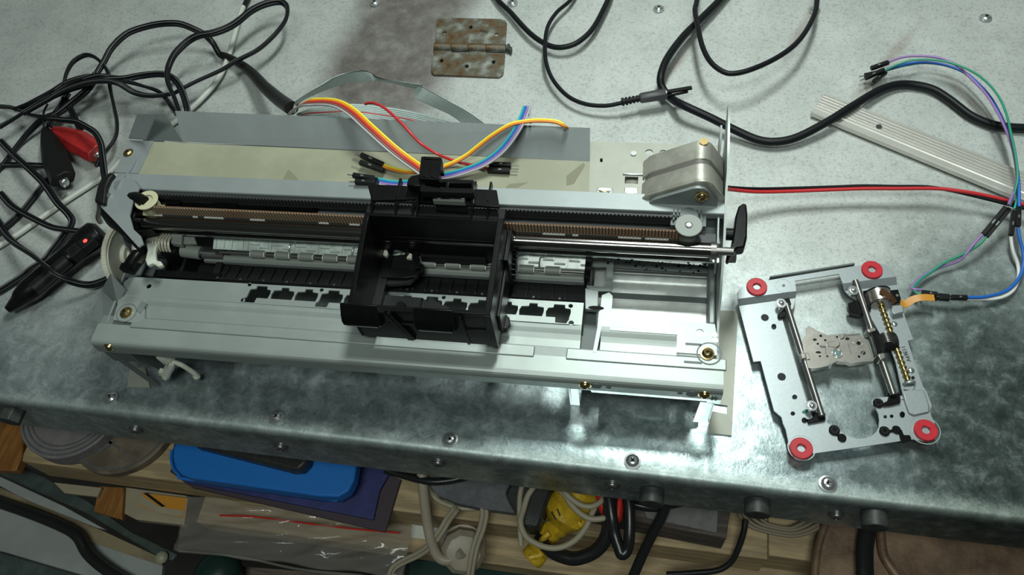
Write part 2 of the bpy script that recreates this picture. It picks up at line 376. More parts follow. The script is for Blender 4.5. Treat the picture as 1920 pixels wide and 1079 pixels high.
# bracket plate on the right of the front rail
m = PB(); zf = 33.0
m.ey([(273,48-2.5),(350,48-2.5),(350,33.0),(343.5,33.0),(343,35.5),(284,35.5),(283.5,38),(279,38),(278,39.5),(273,39.5)], -.9, 0.05); br = part(m, 'front_bracket', 'steel_bright')
for (px_, py_), r in [((1118,725),3.6),((1141,727),1.9),((1275,738),1.9),((1298,740),4.0)]:
    c = PV(px_, py_, -1.0); part(PB().cyl((c[0],-.85,c[2]), (c[0],-1.05,c[2]), r*.8), 'hole', 'grey_plate', br)
for (px_, py_) in [(1097,722),(1321,740),(205,653)]:
    c = PV(px_, py_, -1.0); s = screwhead(PB(), (c[0],-.9 if px_ > 400 else -.1,c[2]), 3.4, 2.2, (0,-1,0)); s = part(s, 'brass_screw', 'brass')
    part(cross(PB(), (c[0],-.9 if px_ > 400 else -.1,c[2]), 1.7, 2.1, (0,-1,0)), 'recess', 'ink', s)
c = PV(1339, 748, -1.0)
m = PB()
for a in (0, math.pi/3, 2*math.pi/3): m.obox((c[0],-1.0,c[2]), (math.cos(a),0,math.sin(a)), .7, 4.4, .5, (0,1,0))
part(m, 'star_stamp', 'grey_plate')
# feet
m = PB(); m.ey([(340,34),(347.2,34),(346.6,10),(346.2,.3),(342.0,.3),(341.6,6),(338.6,6),(339,12)], -.9, .1); m.box(346.2,347.2,-.9,16,.4,34); part(m, 'foot', 'steel_bright')
m = PB(); c0 = PV(1075,725,-.5); m.ey([(c0[0]-2.4,38),(c0[0]+2.6,38),(c0[0]+2.6,16),(c0[0]-1.6,16)], -.9, .1); m.box(c0[0]-2.6,c0[0]-1.6,-.9,12,16,38); part(m, 'foot', 'steel_bright')
m = PB(); m.ex([(-.2,38),(-.2,34),(5,.4),(60,.4),(60,38)], 18.0, 19.0)
m.ext([(2,-.6),(19,-.6),(19,.3),(2,.3)], 26, 38)
m.add([(3,-.4,36),(7.5,-.4,36),(19.5,-4.6,.4),(15.5,-4.6,.4),(3,.6,36),(7.5,.6,36),(19.5,-3.6,.4),(15.5,-3.6,.4)], [(0,1,2,3),(4,7,6,5),(0,4,5,1),(1,5,6,2),(2,6,7,3),(3,7,4,0)])
part(m, 'foot', 'grey_plate')
m = PB(); m.px([(238,726),(281,727),(272,690),(244,690)], .2, 1.4); part(m, 'base_tab', 'beige_plate')
# base plate on the right, flat on the bench
m = PB(); m.px([(1384,584),(1372,817),(1328,812),(1333,771),(1363,777),(1364,761),(1338,757),(1349,600),(1346,582)], .2, 1.4); part(m, 'base_plate', 'beige_plate')
# greasy white lever below the left end
m = PB(); m.tube(spl([(34,4,32),(35,3,22),(29,1,13),(26,0,9)]), 2.6, 8, flat=1.6, rad=None); m.tube(spl([(35,3,24),(41,2.5,20),(45,1.5,13),(46,1,9)]), 1.5, 8); m.ball((45.5,1,8), 2.3, 7); m.obox((25,1,9), (1,0,-.4), 3, 6, 5); part(m, 'greased_lever', 'grease')
# ---- platen ----
z1 = ZP
HOLE = [(-6.3,-3.4),(6.2,-3.4),(6.9,-.2),(6.6,2.2),(3.2,2.6),(3.0,4.4),(-1.4,4.4),(-1.6,2.6),(-5.6,2.2),(-6.6,-.4)]
HL = [(-8,-6.6),(-1.0,-6.6),(-.4,-3.4),(6.2,-3.4),(6.9,-.2),(6.6,2.2),(4.2,2.6),(4.0,4.6),(-2.4,4.6),(-2.6,2.6),(-6,2.0),(-6.6,-3),(-8,-4)]
HR = [(-6.3,-3.4),(-1.2,-3.4),(-1.0,-6.6),(5.0,-6.8),(6.4,-4),(6.2,-3.4),(6.9,-.2),(6.6,2.2),(3.6,2.6),(3.4,4.6),(-2.6,4.6),(-2.8,2.6),(-5.6,2.2),(-6.6,-.4)]
us = [91.2,105.5,119.8,134.6,149,163.4,177.7,192,206.2,220.3,234.4,248.6,263.2]
holes = [[(u+a, 38+b) for a, b in (HL if i in (0,3,7) else HR if i in (12,) else HOLE)] for i, u in enumerate(us)]
small = [circ(*PZ(px_, py_, z1)[:2], r, 10) for px_, py_, r in [(468,534,1.2),(455,563,1.3),(603,544,1.2),(641,576,1.3),(832,558,1.2),(1070,574,1.3),(1071,606,1.5),(279,537,1.6)]]
slot = [PZ(*p, z1)[:2] for p in [(940,642),(949,643),(949,647),(940,646)]]
bay = [PZ(*p, z1)[:2] for p in [(1142,593),(1215,603),(1218,618),(1249,619),(1250,605),(1330,607),(1340,598)]]
vb = [PZ(*p, z1)[1] for p in [(245,518),(1090,568)]]
L0 = [(262,604),(1080,664)]
# rear flat area with holes (up to the gap at u 279)
def hu(p): return p
back = [(PZ(240,522,z1)[0],vb[0]-.5), (276.5,vb[1]), (276.5,30.8), (PZ(243,560,z1)[0],30.8)]
m = PB(); m.ext(back, z1-1.0, z1, [h for h in holes]+small); plat = part(m, 'platen', 'steel')
# ramp and front field of the platen
RP = [(18.4,47.0),(23.0,47.1),(24.5,47.35),(26.0,47.9),(27.3,48.7),(28.3,49.3),(29.4,49.75),(31.0,50.02)]
m = PB(); m.bent(RP, 1.0, 8, 276.5) ; part(m, 'platen_ramp', 'steel', smooth=60)
# right hand field
zr = 50.0
rb = [(291.5,29),(291.5,36.3),(295,38.6),(309.8,37.9),(310.2,33.2),(320.8,32.6),(321,37.6),(345.5,36.6),(346.5,29)]
m = PB(); sc0 = PZ(1326,664,zr)
m.ext(rb, zr-1, zr, [circ(*PZ(1312,624,zr)[:2], 2.0, 14)]); part(m, 'rear_flange_right', 'steel')
m = PB(); m.bent(RP, 1.0, 287.0, 326.5); part(m, 'right_pressed_panel', 'steel', smooth=60)
key = circ(sc0[0]+1, sc0[1], 7.0, 20)
m = PB(); m.ext([(326.6,18.6),(346.5,18.6),(346.5,29),(326.6,29)], 49, 50.0); part(m, 'corner_plate', 'steel')
for (cx, cy, rr) in [(sc0[0]+1, sc0[1]+.3, 0)]:
    m = PB(); m.ring((cx,cy,49.96), (0,0,1), 6.4, 5.7, .08); m.obox((cx-8,cy+4.6,50.0), (1,0,0), 1.4, 8, .08); m.obox((cx-8,cy-5.6,50.0), (1,0,0), 1.1, 9, .08); part(m, 'keyhole_groove', 'grey_plate')
for p, cx in [((1326,664),0),((237,587),0)]:
    c = PZ(*p, 50.0); s = part(screwhead(PB(), (c[0],c[1],50.0), 3.6, 2.4), 'brass_screw', 'brass'); part(cross(PB(), (c[0],c[1],50.0), 1.8, 2.3), 'recess', 'ink', s)
for p in [(1340,629),(1341,639)]:
    c = PZ(*p, 50); part(PB().cyl((c[0],c[1],49), (c[0],c[1],50.4), 1.4), 'rivet', 'chrome')
# slots between the two platen fields
m = PB(); m.ext([(276.5,18.6),(291.5,18.6),(291.5,29),(276.5,29)], 40.0, 41.0); m.ext([(276.8,15.6),(283.6,15.6),(284.4,47),(277,47)], 38, 39); part(m, 'lower_web', 'grey_plate')
m = PB(); m.ext([(283.6,15.6),(285.6,15.6),(287.2,32),(285.0,32)], 45.0, 50); part(m, 'web_strip', 'steel')
m = PB(); m.ext([(285.2,31),(291.6,31),(291.6,50),(289.5,52),(285.8,50)], z1-1, z1-.1); part(m, 'web_plate', 'steel')
# tube post in the slot
c = PZ(1122,582,48); m = PB(); m.px([(1097,540),(1122,545),(1121,582),(1097,580)], 47, 50); part(m, 'tab_plate', 'steel_dull', bev=.4)
m = PB(); m.ext(circ(c[0]-1.2, c[1]+.2, 4.2, 24, 1.2), 49.95, 50.1); part(m, 'slot_ring', 'ink')
# left corner: keyhole tab with screw recess
c = PZ(237,587,50)
m = PB(); m.px([(245,519),(232,530),(212,600),(255,606),(270,600),(270,522)], 48.8, 49.9); part(m, 'left_corner_plate', 'steel')
m = PB(); m.ring((c[0],c[1],49.86), (0,0,1), 6.1, 5.6, .08); part(m, 'keyhole_groove', 'grey_plate')
m = PB(); m.px([(255,581),(266,564),(274,570),(264,588)], 49.9, 50.4); part(m, 'lance_tab', 'steel_dull')
# bent side tabs on the left
m = PB(); a = [W(190,540,38), W(172,594,38), W(195,614,38), W(216,568,45)]
A = [PZ(190,541,42), PZ(173,594,38), PZ(195,614,40), PZ(216,568,47)]
m.add([tuple(p) for p in A]+[(p[0],p[1]+.3,p[2]-1.1) for p in A], [(0,1,2,3),(7,6,5,4),(0,4,5,1),(1,5,6,2),(2,6,7,3),(3,7,4,0)])
A = [PZ(207,513,58), PZ(192,541,44), PZ(221,572,48), PZ(233,541,54)]
m.add([tuple(p) for p in A]+[(p[0]+.3,p[1],p[2]-1.1) for p in A], [(0,1,2,3),(7,6,5,4),(0,4,5,1),(1,5,6,2),(2,6,7,3),(3,7,4,0)])
part(m, 'bent_side_tab', 'steel_dull')
# ---- black ribbed paper guide behind the platen ----
m = PB(); m.bent([(45.5,50.0),(49,48.0),(54,46.2),(58,45.8)], 2.0, 62, 276)
gd = part(m, 'paper_guide', 'black_rib')
m = PB()
for i in range(29):
    u = 66+7.15*i
    m.ex([(45.5,49.4),(47.0,50.3),(55,47.6),(57,46.4),(46,46.4)], u-.4, u+.4)
part(m, 'guide_ribs', 'black_rib', gd)
m = PB()
for i in range(15):
    u = 63+14.3*i; m.box(u-.6, u+.6, 45.4, 46.6, 49.6, 50.5)
part(m, 'rib_tips', 'bolt_dull', gd)
m = PB(); m.box(10, 62, 46, 70, 30, 34); m.box(36,38,46,66,30,48); m.box(58,62,46,66,34,49); part(m, 'ink_trough', 'black_rib')
m = PB(); m.box(22, 64, 45.0, 49.5, 48.2, 49.6); part(m, 'guide_edge', 'black')
m = PB(); m.box(46, 57, 47.5, 51, 34.1, 34.8); part(m, 'trough_pad', 'grey_plate')
# ---- feed roller line ----
m = PB(); m.cyl((50,60.6,48.2), (277,60.6,48.2), 2.2, 16); fr = part(m, 'feed_roller', 'roller')
m = PB(); m.box(50, 277, 57.4, 59.2, 47.2, 49.6); part(m, 'roller_bar', 'steel')
for i, u in enumerate([84,99.5,114,128.8,143.5,158,172.5,187,201.5,216,231,243.2,257.8]):
    if 132 < u < 160: pass
    s = part(PB().cyl((u-3.9,62.4,52.2), (u+3.9,62.4,52.2), 2.5, 18), 'pinch_roller', 'roller', bev=.2)
    m = PB(); m.cyl((u-4.6,62.4,52.2), (u-3.9,62.4,52.2), 1.9, 14); m.cyl((u+3.9,62.4,52.2), (u+4.6,62.4,52.2), 1.9, 14); part(m, 'roller_cap', 'white_plastic', s)
m = PB(); m.cyl((60,62.4,52.2), (277,62.4,52.2), .9, 10); part(m, 'pinch_axle', 'rod')
# pinch carrier: translucent moulding with pressed relief
m = PB(); m.bent([(64.2,52.6),(74,57.5)], 1.5, 55, 275.5); cg = part(m, 'pinch_carrier', 'clear_guide')
m = PB(); 
def zc(v): return 52.6+(v-64.2)*.5
for i in range(14):
    u = 77+14.5*i
    m.obox((u,69,zc(69)+.4), (0,1,.5), .9, 10, 1.0)
    m.obox((u+7,71.2,zc(71.2)+.3), (1,0,0), 1.0, 8, 1.0); m.obox((u+4,67.8,zc(67.8)+.3), (1,0,0), 1.0, 6, 1.0)
    m.obox((u+7.2,69.5,zc(69.5)+.3), (0,1,.5), .9, 4, 1.0); m.obox((u+10.5,66,zc(66)+.3), (1,0,0), .9, 6, 1.0)
for u in (57,62,67,74): m.obox((u,69,zc(69)+.4), (0,1,.5), .8, 10, 1.1)
part(m, 'pressed_relief', 'clear_guide', cg)
for u in (104.5,143,172,201,239,251.5):
    m = PB(); m.tube(spl([(u-1.2,63,54),(u-1.2,66.5,55),(u-.6,68.2,56),(u+2.4,69,57),(u+3,71,58),(u+3,73,59)]), .45, 8); part(m, 'torsion_wire', 'chrome', cg)
m = PB(); m.box(275.6, 279, 57, 74, 36, 56); part(m, 'carrier_end_block', 'black')
# ---- encoder strip and shaft rail ----
m = PB(); m.box(18, 346, 66.3, 68.6, 62.0, 63.4); m.box(18, 346, 68.2, 68.9, 52+8, 63.4); part(m, 'shaft_rail_lip', 'steel_bright')
m = PB(); m.cyl((12,66.8,73.5), (343,66.8,73.5), 4.0, 36); sh = part(m, 'guide_shaft', 'shaft')
m = PB(); m.cyl((340.5,66.8,73.5), (343.2,66.8,73.5), 4.6, 24); m.cyl((343,66.8,73.5),(352,66.8,73.5),2.2,16); part(m, 'shaft_end_ring', 'rod', sh)
# rear channel
m = PB(); m.bent([(75.5,69),(76.5,66.5),(94.5,66.5),(94.5,70)], 1.0, 12, 346); part(m, 'channel_floor', 'chassis')
m = PB(); m.box(12, 346, 86.2, 87.0, 66.4, 80.2); part(m, 'channel_wall', 'foil_edge' if 'foil_edge' in MATS else 'grey_plate')
m = PB(); m.bent([(84.2,77.6),(84.2,81.2),(84.6,81.8),(94.6,82.6),(95.0,82.2),(95.0,79.6)], 1.0, -2, 347.2); part(m, 'rear_rail', 'chassis', smooth=50)
R3 = random.Random(5); u = 22
while u < 338:
    w_ = R3.choice([3,6,9,12,2])
    if R3.random() < .6: part(PB().box(u, min(u+w_, 340), 70.4, 71.4, 75.4, 75.9), 'slot_glimpse', 'white_gap')
    u += w_+R3.choice([2,4,6,9])
m = PB(); m.box(12, 343, 69.6, 76, 73.4, 75.3); part(m, 'strip_backing', 'belt_dark')
# belt loop
def beltloop(z0, z1, r0, r1, v0, name, ma, ribs=None):
    pass
uL, uR, vc, rl = 25.0, 328.6, 75.2, 3.4
m = PB()
m.box(uL, uR, vc-rl-.5, vc-rl+.3, 76.2, 83.2)
fb = part(m, 'drive_belt', 'belt_gap')
m = PB(); k = 0; u = uL
while u < uR: m.box(u, u+1.0, vc-rl-.95, vc-rl-.45, 76.2, 83.2); u += 1.7
part(m, 'belt_teeth', 'belt_brown', fb)
m = PB(); m.box(uL, uR, vc+rl+2.6, vc+rl+3.4, 75.0, 82.0); u = uL
while u < uR: m.box(u, u+1.0, vc+rl+1.9, vc+rl+2.7, 78.0, 82.0); u += 2.0
part(m, 'belt_return_run', 'belt_dark', fb)
m = PB()
for sgn, uc in ((-1, uL), (1, uR)):
    pts = [(uc+sgn*rl*1.4*math.sin(a), vc+1.2-(rl+1.4)*math.cos(a)) for a in [i*math.pi/12 for i in range(13)]]
    o = [(uc+(p[0]-uc)*1.15, vc+1.2+(p[1]-vc-1.2)*1.12) for p in pts]
    part(PB().ext(pts+o[::-1], 76.2, 83.2), 'belt_bend', 'belt_dark', fb)
m = PB(); m.cyl((uR,vc-.6,72), (uR,vc-.6,83.6), 5.2, 28); m.ring((uR,vc-.6,83.4), (0,0,1), 7.0, 1.9, .9); pu = part(m, 'tension_pulley', 'roller', bev=.3)
m = PB(); m.cyl((uR,vc-.6,83.0), (uR,vc-.6,84.8), 1.8, 16, 1.2); part(m, 'pulley_pin', 'chrome', pu)
m = PB(); m.cyl((uL-.5,vc,72), (uL-.5,vc,83), 5.2, 28); m.ring((uL-.5,vc,83.2), (0,0,1), 6.8, 3.6, .9); m.ring((uL-.5,vc,74.6), (0,0,1), 6.8, 3.6, .9); pu = part(m, 'drive_pulley', 'cream', bev=.3)
m = PB(); m.cyl((uL-.5,vc,81.3), (uL-.5,vc,82.6), 4.0, 20); m.tube(spl([(uL-14,vc+3,82),(uL-7,vc+1.5,84),(uL-1,vc-1.5,84.5)]), 2.6, 10, flat=1.3); m.box(uL-20, uL-8, vc-2, vc+5, 74, 82); part(m, 'pulley_holder', 'black', pu)
m = PB(); m.box(uR-9, uR+9, vc+2, vc+12, 76, 80); m.cyl((uR,vc+7,79.5), (uR,vc+7,83), 4.5, 20)
for i in range(8): m.box(uR-8+2*i, uR-7.2+2*i, vc+4, vc+11, 80, 82)
part(m, 'tensioner', 'grey_plate')
# black shaft holder on the left
m = PB(); m.cyl((8,66.8,73.5), (19,66.8,73.5), 7.5, 20); m.box(6, 16, 60, 74, 60, 72); m.cyl((2,72,80),(14,72,80),4.5,14); m.obox((20,63,70),(1,.3,0),5,14,5); part(m, 'shaft_holder', 'black', bev=.4)
m = PB(); m.cyl((335.5,93.5,72),(341,93.5,72),1.5,12); m.cyl((341,93.5,72),(343,93.5,72),2.4,12); part(m, 'adjusting_screw', 'brass')
# back band of black items under the rail, left part
m = PB()
m.box(16, 120, 80.5, 86, 66.6, 74); m.box(20,40,78.5,86,74,77); m.box(60,75,79,86,74,76); part(m, 'wiring_duct', 'black')
# ---- rear deck with yellowed foil ----
m = PB(); m.ext([(2,95.2),(276,95.2),(276,122),(2,122)], 78.4, 79.2); m.ext([(-7,97),(9,97),(9,122),(-7.2,122)], 79.3, 80.1); dk = part(m, 'rear_deck', 'chassis')
c = PZ(241,287,80.2); s = part(screwhead(PB(), (c[0],c[1],80.1), 3.1, 1.9), 'brass_screw', 'brass'); part(cross(PB(), (c[0],c[1],80.1), 1.5, 1.8), 'recess', 'ink', s)
m = PB(); m.px([(272,265),(1106,303),(1104,374),(254,326)], 79.3, 79.7); fo = part(m, 'yellowed_foil', 'foil')
for c_ in [((540,318),(546,322),(562,340),(570,341),(530,338),(535,328)), ((612,348),(640,352),(636,354),(608,352)), ((955,345),(990,342),(970,352),(948,352)), ((1062,330),(1094,305),(1097,310),(1076,345),(1062,348))]:
    part(PB().px(list(c_), 79.72, 79.8), 'foil_stain', 'stain', fo)
def qd(pts, t_=.8):
    P = [PZ(*p) for p in pts]; a_, b_, c_ = (Vector(P[i]) for i in range(3)); nn = (b_-a_).cross(c_-b_).normalized()*t_
    if nn.z > 0: nn = -nn
    n = len(P); return PB().add(P+[tuple(Vector(p)+nn) for p in P], [tuple(range(n)), tuple(reversed(range(n, 2*n)))]+[(i, (i+1)%n, (i+1)%n+n, i+n) for i in range(n)])
part(qd([(344,266,80),(328,208,92.5),(1106,240,92.5),(1106,303,79.6)]), 'rear_upright_sheet', 'chassis')
part(qd([(275,263,80),(342,266,80),(308,213,91),(293,214,91)]), 'gusset_plate', 'grey_plate')
m = PB(); m.add([PZ(*p) for p in [(241,258,82),(257,214,92),(293,214,104),(272,261,84)]]+[tuple(Vector(PZ(*p))-Vector((0,0,1))) for p in [(241,258,82),(257,214,92),(293,214,104),(272,261,84)]], [(0,1,2,3),(7,6,5,4),(0,4,5,1),(1,5,6,2),(2,6,7,3),(3,7,4,0)]); part(m, 'corner_flange', 'chassis')
m = PB(); m.box(-6, 346, 137, 138, 0.3, 60); m.box(0, 1, 96, 137, 0.3, 78); m.box(343,344,96,130,.3,78); part(m, 'rear_support', 'grey_plate')
m = PB(); m.box(-6, 274, 122.7, 137, 59, 60); part(m, 'rear_shelf', 'grey_plate')
# right rear deck (beige plate with holes)
z = 79.4
def pc(px_, py_, r): return circ(*PZ(px_, py_, z)[:2], r, 14)
win = [PZ(*p, z)[:2] for p in [(1172,331),(1197,332),(1196,345),(1171,344)]]
win2 = [PZ(*p, z)[:2] for p in [(1172,360),(1194,361),(1194,372),(1172,371)]]
rh = [PZ(*p, z)[:2] for p in [(1125,297),(1130,297),(1130,304),(1125,304)]]
m = PB(); m.px([(1105,265),(1350,273),(1348,384),(1104,373)], z-.9, z, holes=[]) if 0 else m.ext([PZ(*p, z)[:2] for p in [(1105,265),(1350,273),(1348,384),(1104,373)]], z-.9, z, [pc(1217,286,2.2), pc(1244,287,2.2), pc(1272,289,2.2), win, rh])
rd = part(m, 'right_rear_deck', 'beige_plate')
m = PB(); c = PZ(1188,289,z); m.cyl((c[0],c[1],z), (c[0],c[1],z+.9), 1.6); part(m, 'rivet', 'chrome', rd)
m = PB(); c = PZ(1215,310,z); m.ring((c[0],c[1],z), (0,0,1), 2.8, 2.1, .3); part(m, 'red_stamp', 'red_plastic' if 'red_plastic' in MATS else 'stain', rd)
m = PB()
a = PZ(1122,356,z); b = PZ(1146,358,z); m.obox(((a[0]+b[0])/2,(a[1]+b[1])/2,z+.5), (1,0,0), 2.4, 7.5, 1.0)
for q in (a, b): m.obox((q[0],q[1]-2.5,z+.3), (0,1,0), 1.8, 7, .6)
a = PZ(1187,328,z); m.obox((a[0],a[1],z+.5), (1,0,0), 1.2, 11, .9); a = PZ(1183,359,z); m.obox((a[0],a[1],z+.4), (1,0,0), 4, 7, .8); a = PZ(1212,340,z); m.obox((a[0]-.5,a[1],z+.6), (0,1,0), 1.6, 12, 1.2)
part(m, 'pressed_lances', 'steel_bright', rd, bev=.3)
c = PZ(1131,369,z); s = part(screwhead(PB(), (c[0],c[1],z), 3.4, 2.2), 'brass_screw', 'brass'); part(cross(PB(), (c[0],c[1],z), 1.6, 2.1), 'recess', 'ink', s)
m = PB(); m.tube(spl([PZ(1168,340,70),PZ(1185,337,73),PZ(1200,334,71)]), 1.6, 10, flat=2.5); part(m, 'flat_cable_glimpse', 'white_plastic')
# motor in its cast cover, axis along v
def mprof(k, dz=0):
    pts = [(303.5,80),(306.8,84.6),(309.5,86.6),(330.2,98.2),(333,98.9),(336.6,98.4),(338.6,96.6),(345.6,85),(345.6,80)]
    cx, cz = 326, 84; return [(cx+(a-cx)*k, cz+(b-cz)*k+dz) if b > 80.1 else (cx+(a-cx)*k, 80) for a, b in pts]
m = PB(); m.ey(mprof(1.0), 93.0, 103.6); m.ey(mprof(1.0), 106.6, 119); m.ey(mprof(1.05), 91.2, 92.9); mo = part(m, 'motor_cover', 'cast', bev=.7)
part(PB().ey(mprof(.95), 103.5, 106.7), 'motor_groove', 'groove_dark', mo)
m = PB(); m.ey(mprof(.86), 88.8, 91.3); part(m, 'motor_flange', 'steel_dull', mo)
c = PV(1316,368,88.6); s = part(screwhead(PB(), (c[0],88.7,c[2]), 3.6, 2.6, (0,-1,0)), 'brass_screw', 'brass', mo)
c = PV(1320,277,112); part(PB().cyl((c[0],117.5,96), (c[0],117.5,99.6), 2.3, 16), 'brass_nut', 'brass', mo)
# ---- side plates ----
m = PB(); pl = [(130,20),(130,78),(146,97),(140,99),(125,96.5),(103,92.5),(97,86),(80,80),(72,77),(64,72),(56,66),(47,60),(42,52),(34,48),(0,46),(0,34),(18,33),(18,.3),(130,.3)]
m.ext([(a,b) for a,b in pl], 346.6, 347.8, mp=lambda a,b,c: (c,a,b)); part(m, 'right_side_plate', 'steel')
m = PB(); m.ext([(118,84),(128,84),(132,96),(124,93)], 343.0, 344, mp=lambda a,b,c: (c,a,b)); m.ext([(60,62),(104,66),(104,84),(70,76)], 343.6, 344.4, mp=lambda a,b,c: (c,a,b)); part(m, 'side_plate_lug', 'steel_dull')
m = PB(); pl = [(122,44),(122,79),(96,82),(90,84),(84,88),(66,73),(60,62),(58,50),(44,50),(30,48),(0,46.5),(0,36),(20,20),(20,.3),(122,.3)]
m.ext(pl, 3.0, 4.2, mp=lambda a,b,c: (c,a,b))
lp = part(m, 'left_side_plate', 'chassis')
m = PB(); m.px([(190,350),(212,330),(250,336),(262,352),(250,375),(243,404),(250,430),(264,443),(269,458),(260,464),(222,422),(189,388)], 84.0, 85.0); part(m, 'left_upper_bracket', 'chassis')
c = PZ(205,368,85); part(PB().cyl((c[0],c[1],84.8), (c[0],c[1],86), 1.5), 'rivet', 'chrome')
# big white gear on the left
gu, gv, gz, gr = -3.5, 61, 46, 19.5
m = PB(); pts = []
for i in range(120*2):
    a = 2*math.pi*i/240; r = gr+(.55 if i % 2 else -.35); pts.append((gv+r*math.cos(a), gz+r*math.sin(a)))
m.ext(pts, gu-3, gu, mp=lambda a,b,c: (c,a,b)); gg = part(m, 'feed_gear', 'white_plastic')
m = PB(); m.ring((gu,gv,gz), (1,0,0), gr-1.5, gr-2.3, .4, 60); m.cyl((gu,gv,gz), (gu+2.4,gv,gz), 7, 24, 6.4); m.cyl((gu+2,gv,gz), (gu+8,gv,gz), 3.4, 20, 3.0); part(m, 'gear_hub', 'white_plastic', gg)
m = PB(); m.cyl((gu+5,gv,gz+2), (62,61,50), 2.2, 16); part(m, 'feed_axle', 'rod')
a = PZ(278,462,52)
m = PB(); c = Vector(PZ(297,466,54))
c = c+Vector((7.0,0.5,4))
for i in range(6): m.tube([(c.x-6+i*2.0+1.0*math.cos(t*math.pi/8)*.0+t/16*1.7, c.y+5.3*math.cos(t*math.pi/8), c.z+5.3*math.sin(t*math.pi/8)) for t in range(17)], .75, 8)
part(m, 'coil_spring', 'spring'); c = c-Vector((7.0,0.5,4))
m = PB(); m.cyl(c-Vector((7,0,0)), c-Vector((10,0,0)), 8.2, 14, 7.4)
for k in range(7):
    a_ = k*.9+.3; m.obox(c+Vector((-8,8.6*math.cos(a_),8.6*math.sin(a_))), (0,math.cos(a_),math.sin(a_)), 4, 4.5, 2.6, (1,0,0))
m.cyl(c-Vector((10,0,0)), c-Vector((15,0,0)), 4.6, 14, 4); m.ball(c+Vector((-11,9,5)), 3.4, 10)
part(m, 'greased_cam', 'grease', bev=.4); part(PB().px([(276,436),(284,431),(290,440),(296,447),(309,449),(311,455),(296,455),(290,470),(292,488),(301,490),(305,497),(296,500),(286,494),(276,498),(272,488),(276,470),(273,452)], 60, 63), 'grease_flange', 'grease', bev=.6)
m = PB(); m.box(c.x+5, c.x+14.5, c.y-5.5, c.y+6, c.z-7, c.z+5); m.cyl(c+Vector((14,0,-1)), c+Vector((27,-.5,-2)), 3.7, 20); part(m, 'shaft_bearing', 'black', bev=.5)
m = PB(); m.cyl(c+Vector((15,0,-1)), c+Vector((27,-.5,-2)), 4.0, 20); part(m, 'rubber_roller', 'roller', bev=.3)
m = PB(); m.cyl(c+Vector((27,-.3,-2)), c+Vector((36,-.5,-2)), 1.1, 10); part(m, 'roller_pin', 'chrome')
m = PB(); p0, p1 = Vector(PZ(276,440,60)), Vector(PZ(238,503,60)); m.tube(spl([tuple(p0-Vector((0,6,8))), tuple((p0+p1)/2+Vector((1,-1,0))), tuple(p1)]), 2.6, 10, flat=1.3); m.obox(p1+Vector((0,0,0)), (1,0,0), 4, 6, 5); part(m, 'release_lever', 'black', bev=.3)
m = PB(); m.px([(262,500),(275,490),(290,495),(300,470),(316,470),(308,520),(262,515)], 42, 44); m.px([(232,520),(250,495),(275,488),(262,515)], 50, 51.5); part(m, 'lower_left_web', 'grey_plate')
m = PB(); m.px([(322,437),(342,437),(340,458),(320,456)], 58, 62); m.px([(343,438),(362,438),(368,456),(342,457)], 57, 59.5); part(m, 'sensor_block', 'roller', bev=.5)
# black taped lever at the left end
m = PB(); m.px([(207,322),(214,325),(205,336),(199,350),(195,382),(176,377),(182,350),(190,332)], 82, 88); part(m, 'taped_lever', 'black_soft', bev=1.0)
m = PB(); m.tube(spl([PZ(187,378,83), PZ(187,392,78), PZ(184,408,65), PZ(188,416,50)]), 1.6, 10); part(m, 'lever_rod', 'rod')
m = PB(); m.px([(190,385),(196,388),(262,462),(258,470),(235,445),(200,420),(188,402)], 78, 81); part(m, 'dark_edge_strip', 'black_soft')
# black release lever on the right end
m = PB(); m.px([(1385,386),(1392,381),(1400,382),(1402,400),(1401,445),(1397,462),(1384,464),(1366,484),(1362,478),(1372,458),(1376,430),(1379,405)], 52, 60); kn = part(m, 'paper_lever', 'black', bev=1.2)
c = PZ(1371,430,60); m = PB(); m.cyl((350,c[1],55), (361,c[1],55), 3.4, 18); part(m, 'lever_pivot', 'black_soft', kn)
m = PB(); m.px([(1364,480),(1378,466),(1381,470),(1381,486),(1362,486)], 46, 50); part(m, 'pivot_block', 'grey_plate')
m = PB(); m.ex([(20,28),(77,36),(77,35),(20,27)], 280, 343); part(m, 'bay_floor', 'bay_metal')
# ---- ink bay on the right: floor opening shows the bench; plates around it ----
m = PB(); m.px([(1098,483),(1150,484),(1149,540),(1145,546),(1110,546),(1100,540)], 46.5, 47.5, holes=[[(1105,500),(1137,500),(1138,532),(1130,538),(1106,536)]]); part(m, 'bay_bracket', 'steel')
m = PB(); m.px([(1104,498),(1139,498),(1139,539),(1104,539)], 30, 31); part(m, 'bracket_well', 'steel_bright')
m = PB(); m.px([(1150,485),(1340,500),(1339,512),(1150,500)], 40, 41.2); part(m, 'bay_rear_flange', 'steel_dull')
m = PB(); m.px([(1150,506),(1335,516),(1335,520),(1150,510)], 39.8, 41.2); part(m, 'bay_rear_fold', 'steel_bright')
m = PB(); a = PZ(1122,553,34); b = PZ(1333,565,34); m.obox(((a[0]+b[0])/2,(a[1]+b[1])/2,34), (b[0]-a[0],b[1]-a[1],0), 2.8, b[0]-a[0], 2); part(m, 'bay_cross_bar', 'grey_plate')
m = PB(); m.box(342.6, 346.4, 40, 84, 10, 44); part(m, 'bay_side_block', 'steel_dull', bev=1)
m = PB(); R4 = random.Random(11)
for i in range(60):
    if i < 42: u, v, z = R4.uniform(279,312), R4.uniform(55,76), 47.55
    else: u, v, z = R4.uniform(296,343), R4.uniform(72.5,77), 41.25
    if i < 42 and (u > 292 or v < 71.5) : u, v, z = R4.uniform(293,342), R4.uniform(76.0,79.8), 41.3
    r = R4.choice([.25,.3,.35,.5,.8]) ; m.cyl((u,v,z), (u,v,z+.12), r, 8)
part(m, 'ink_splashes', 'ink')
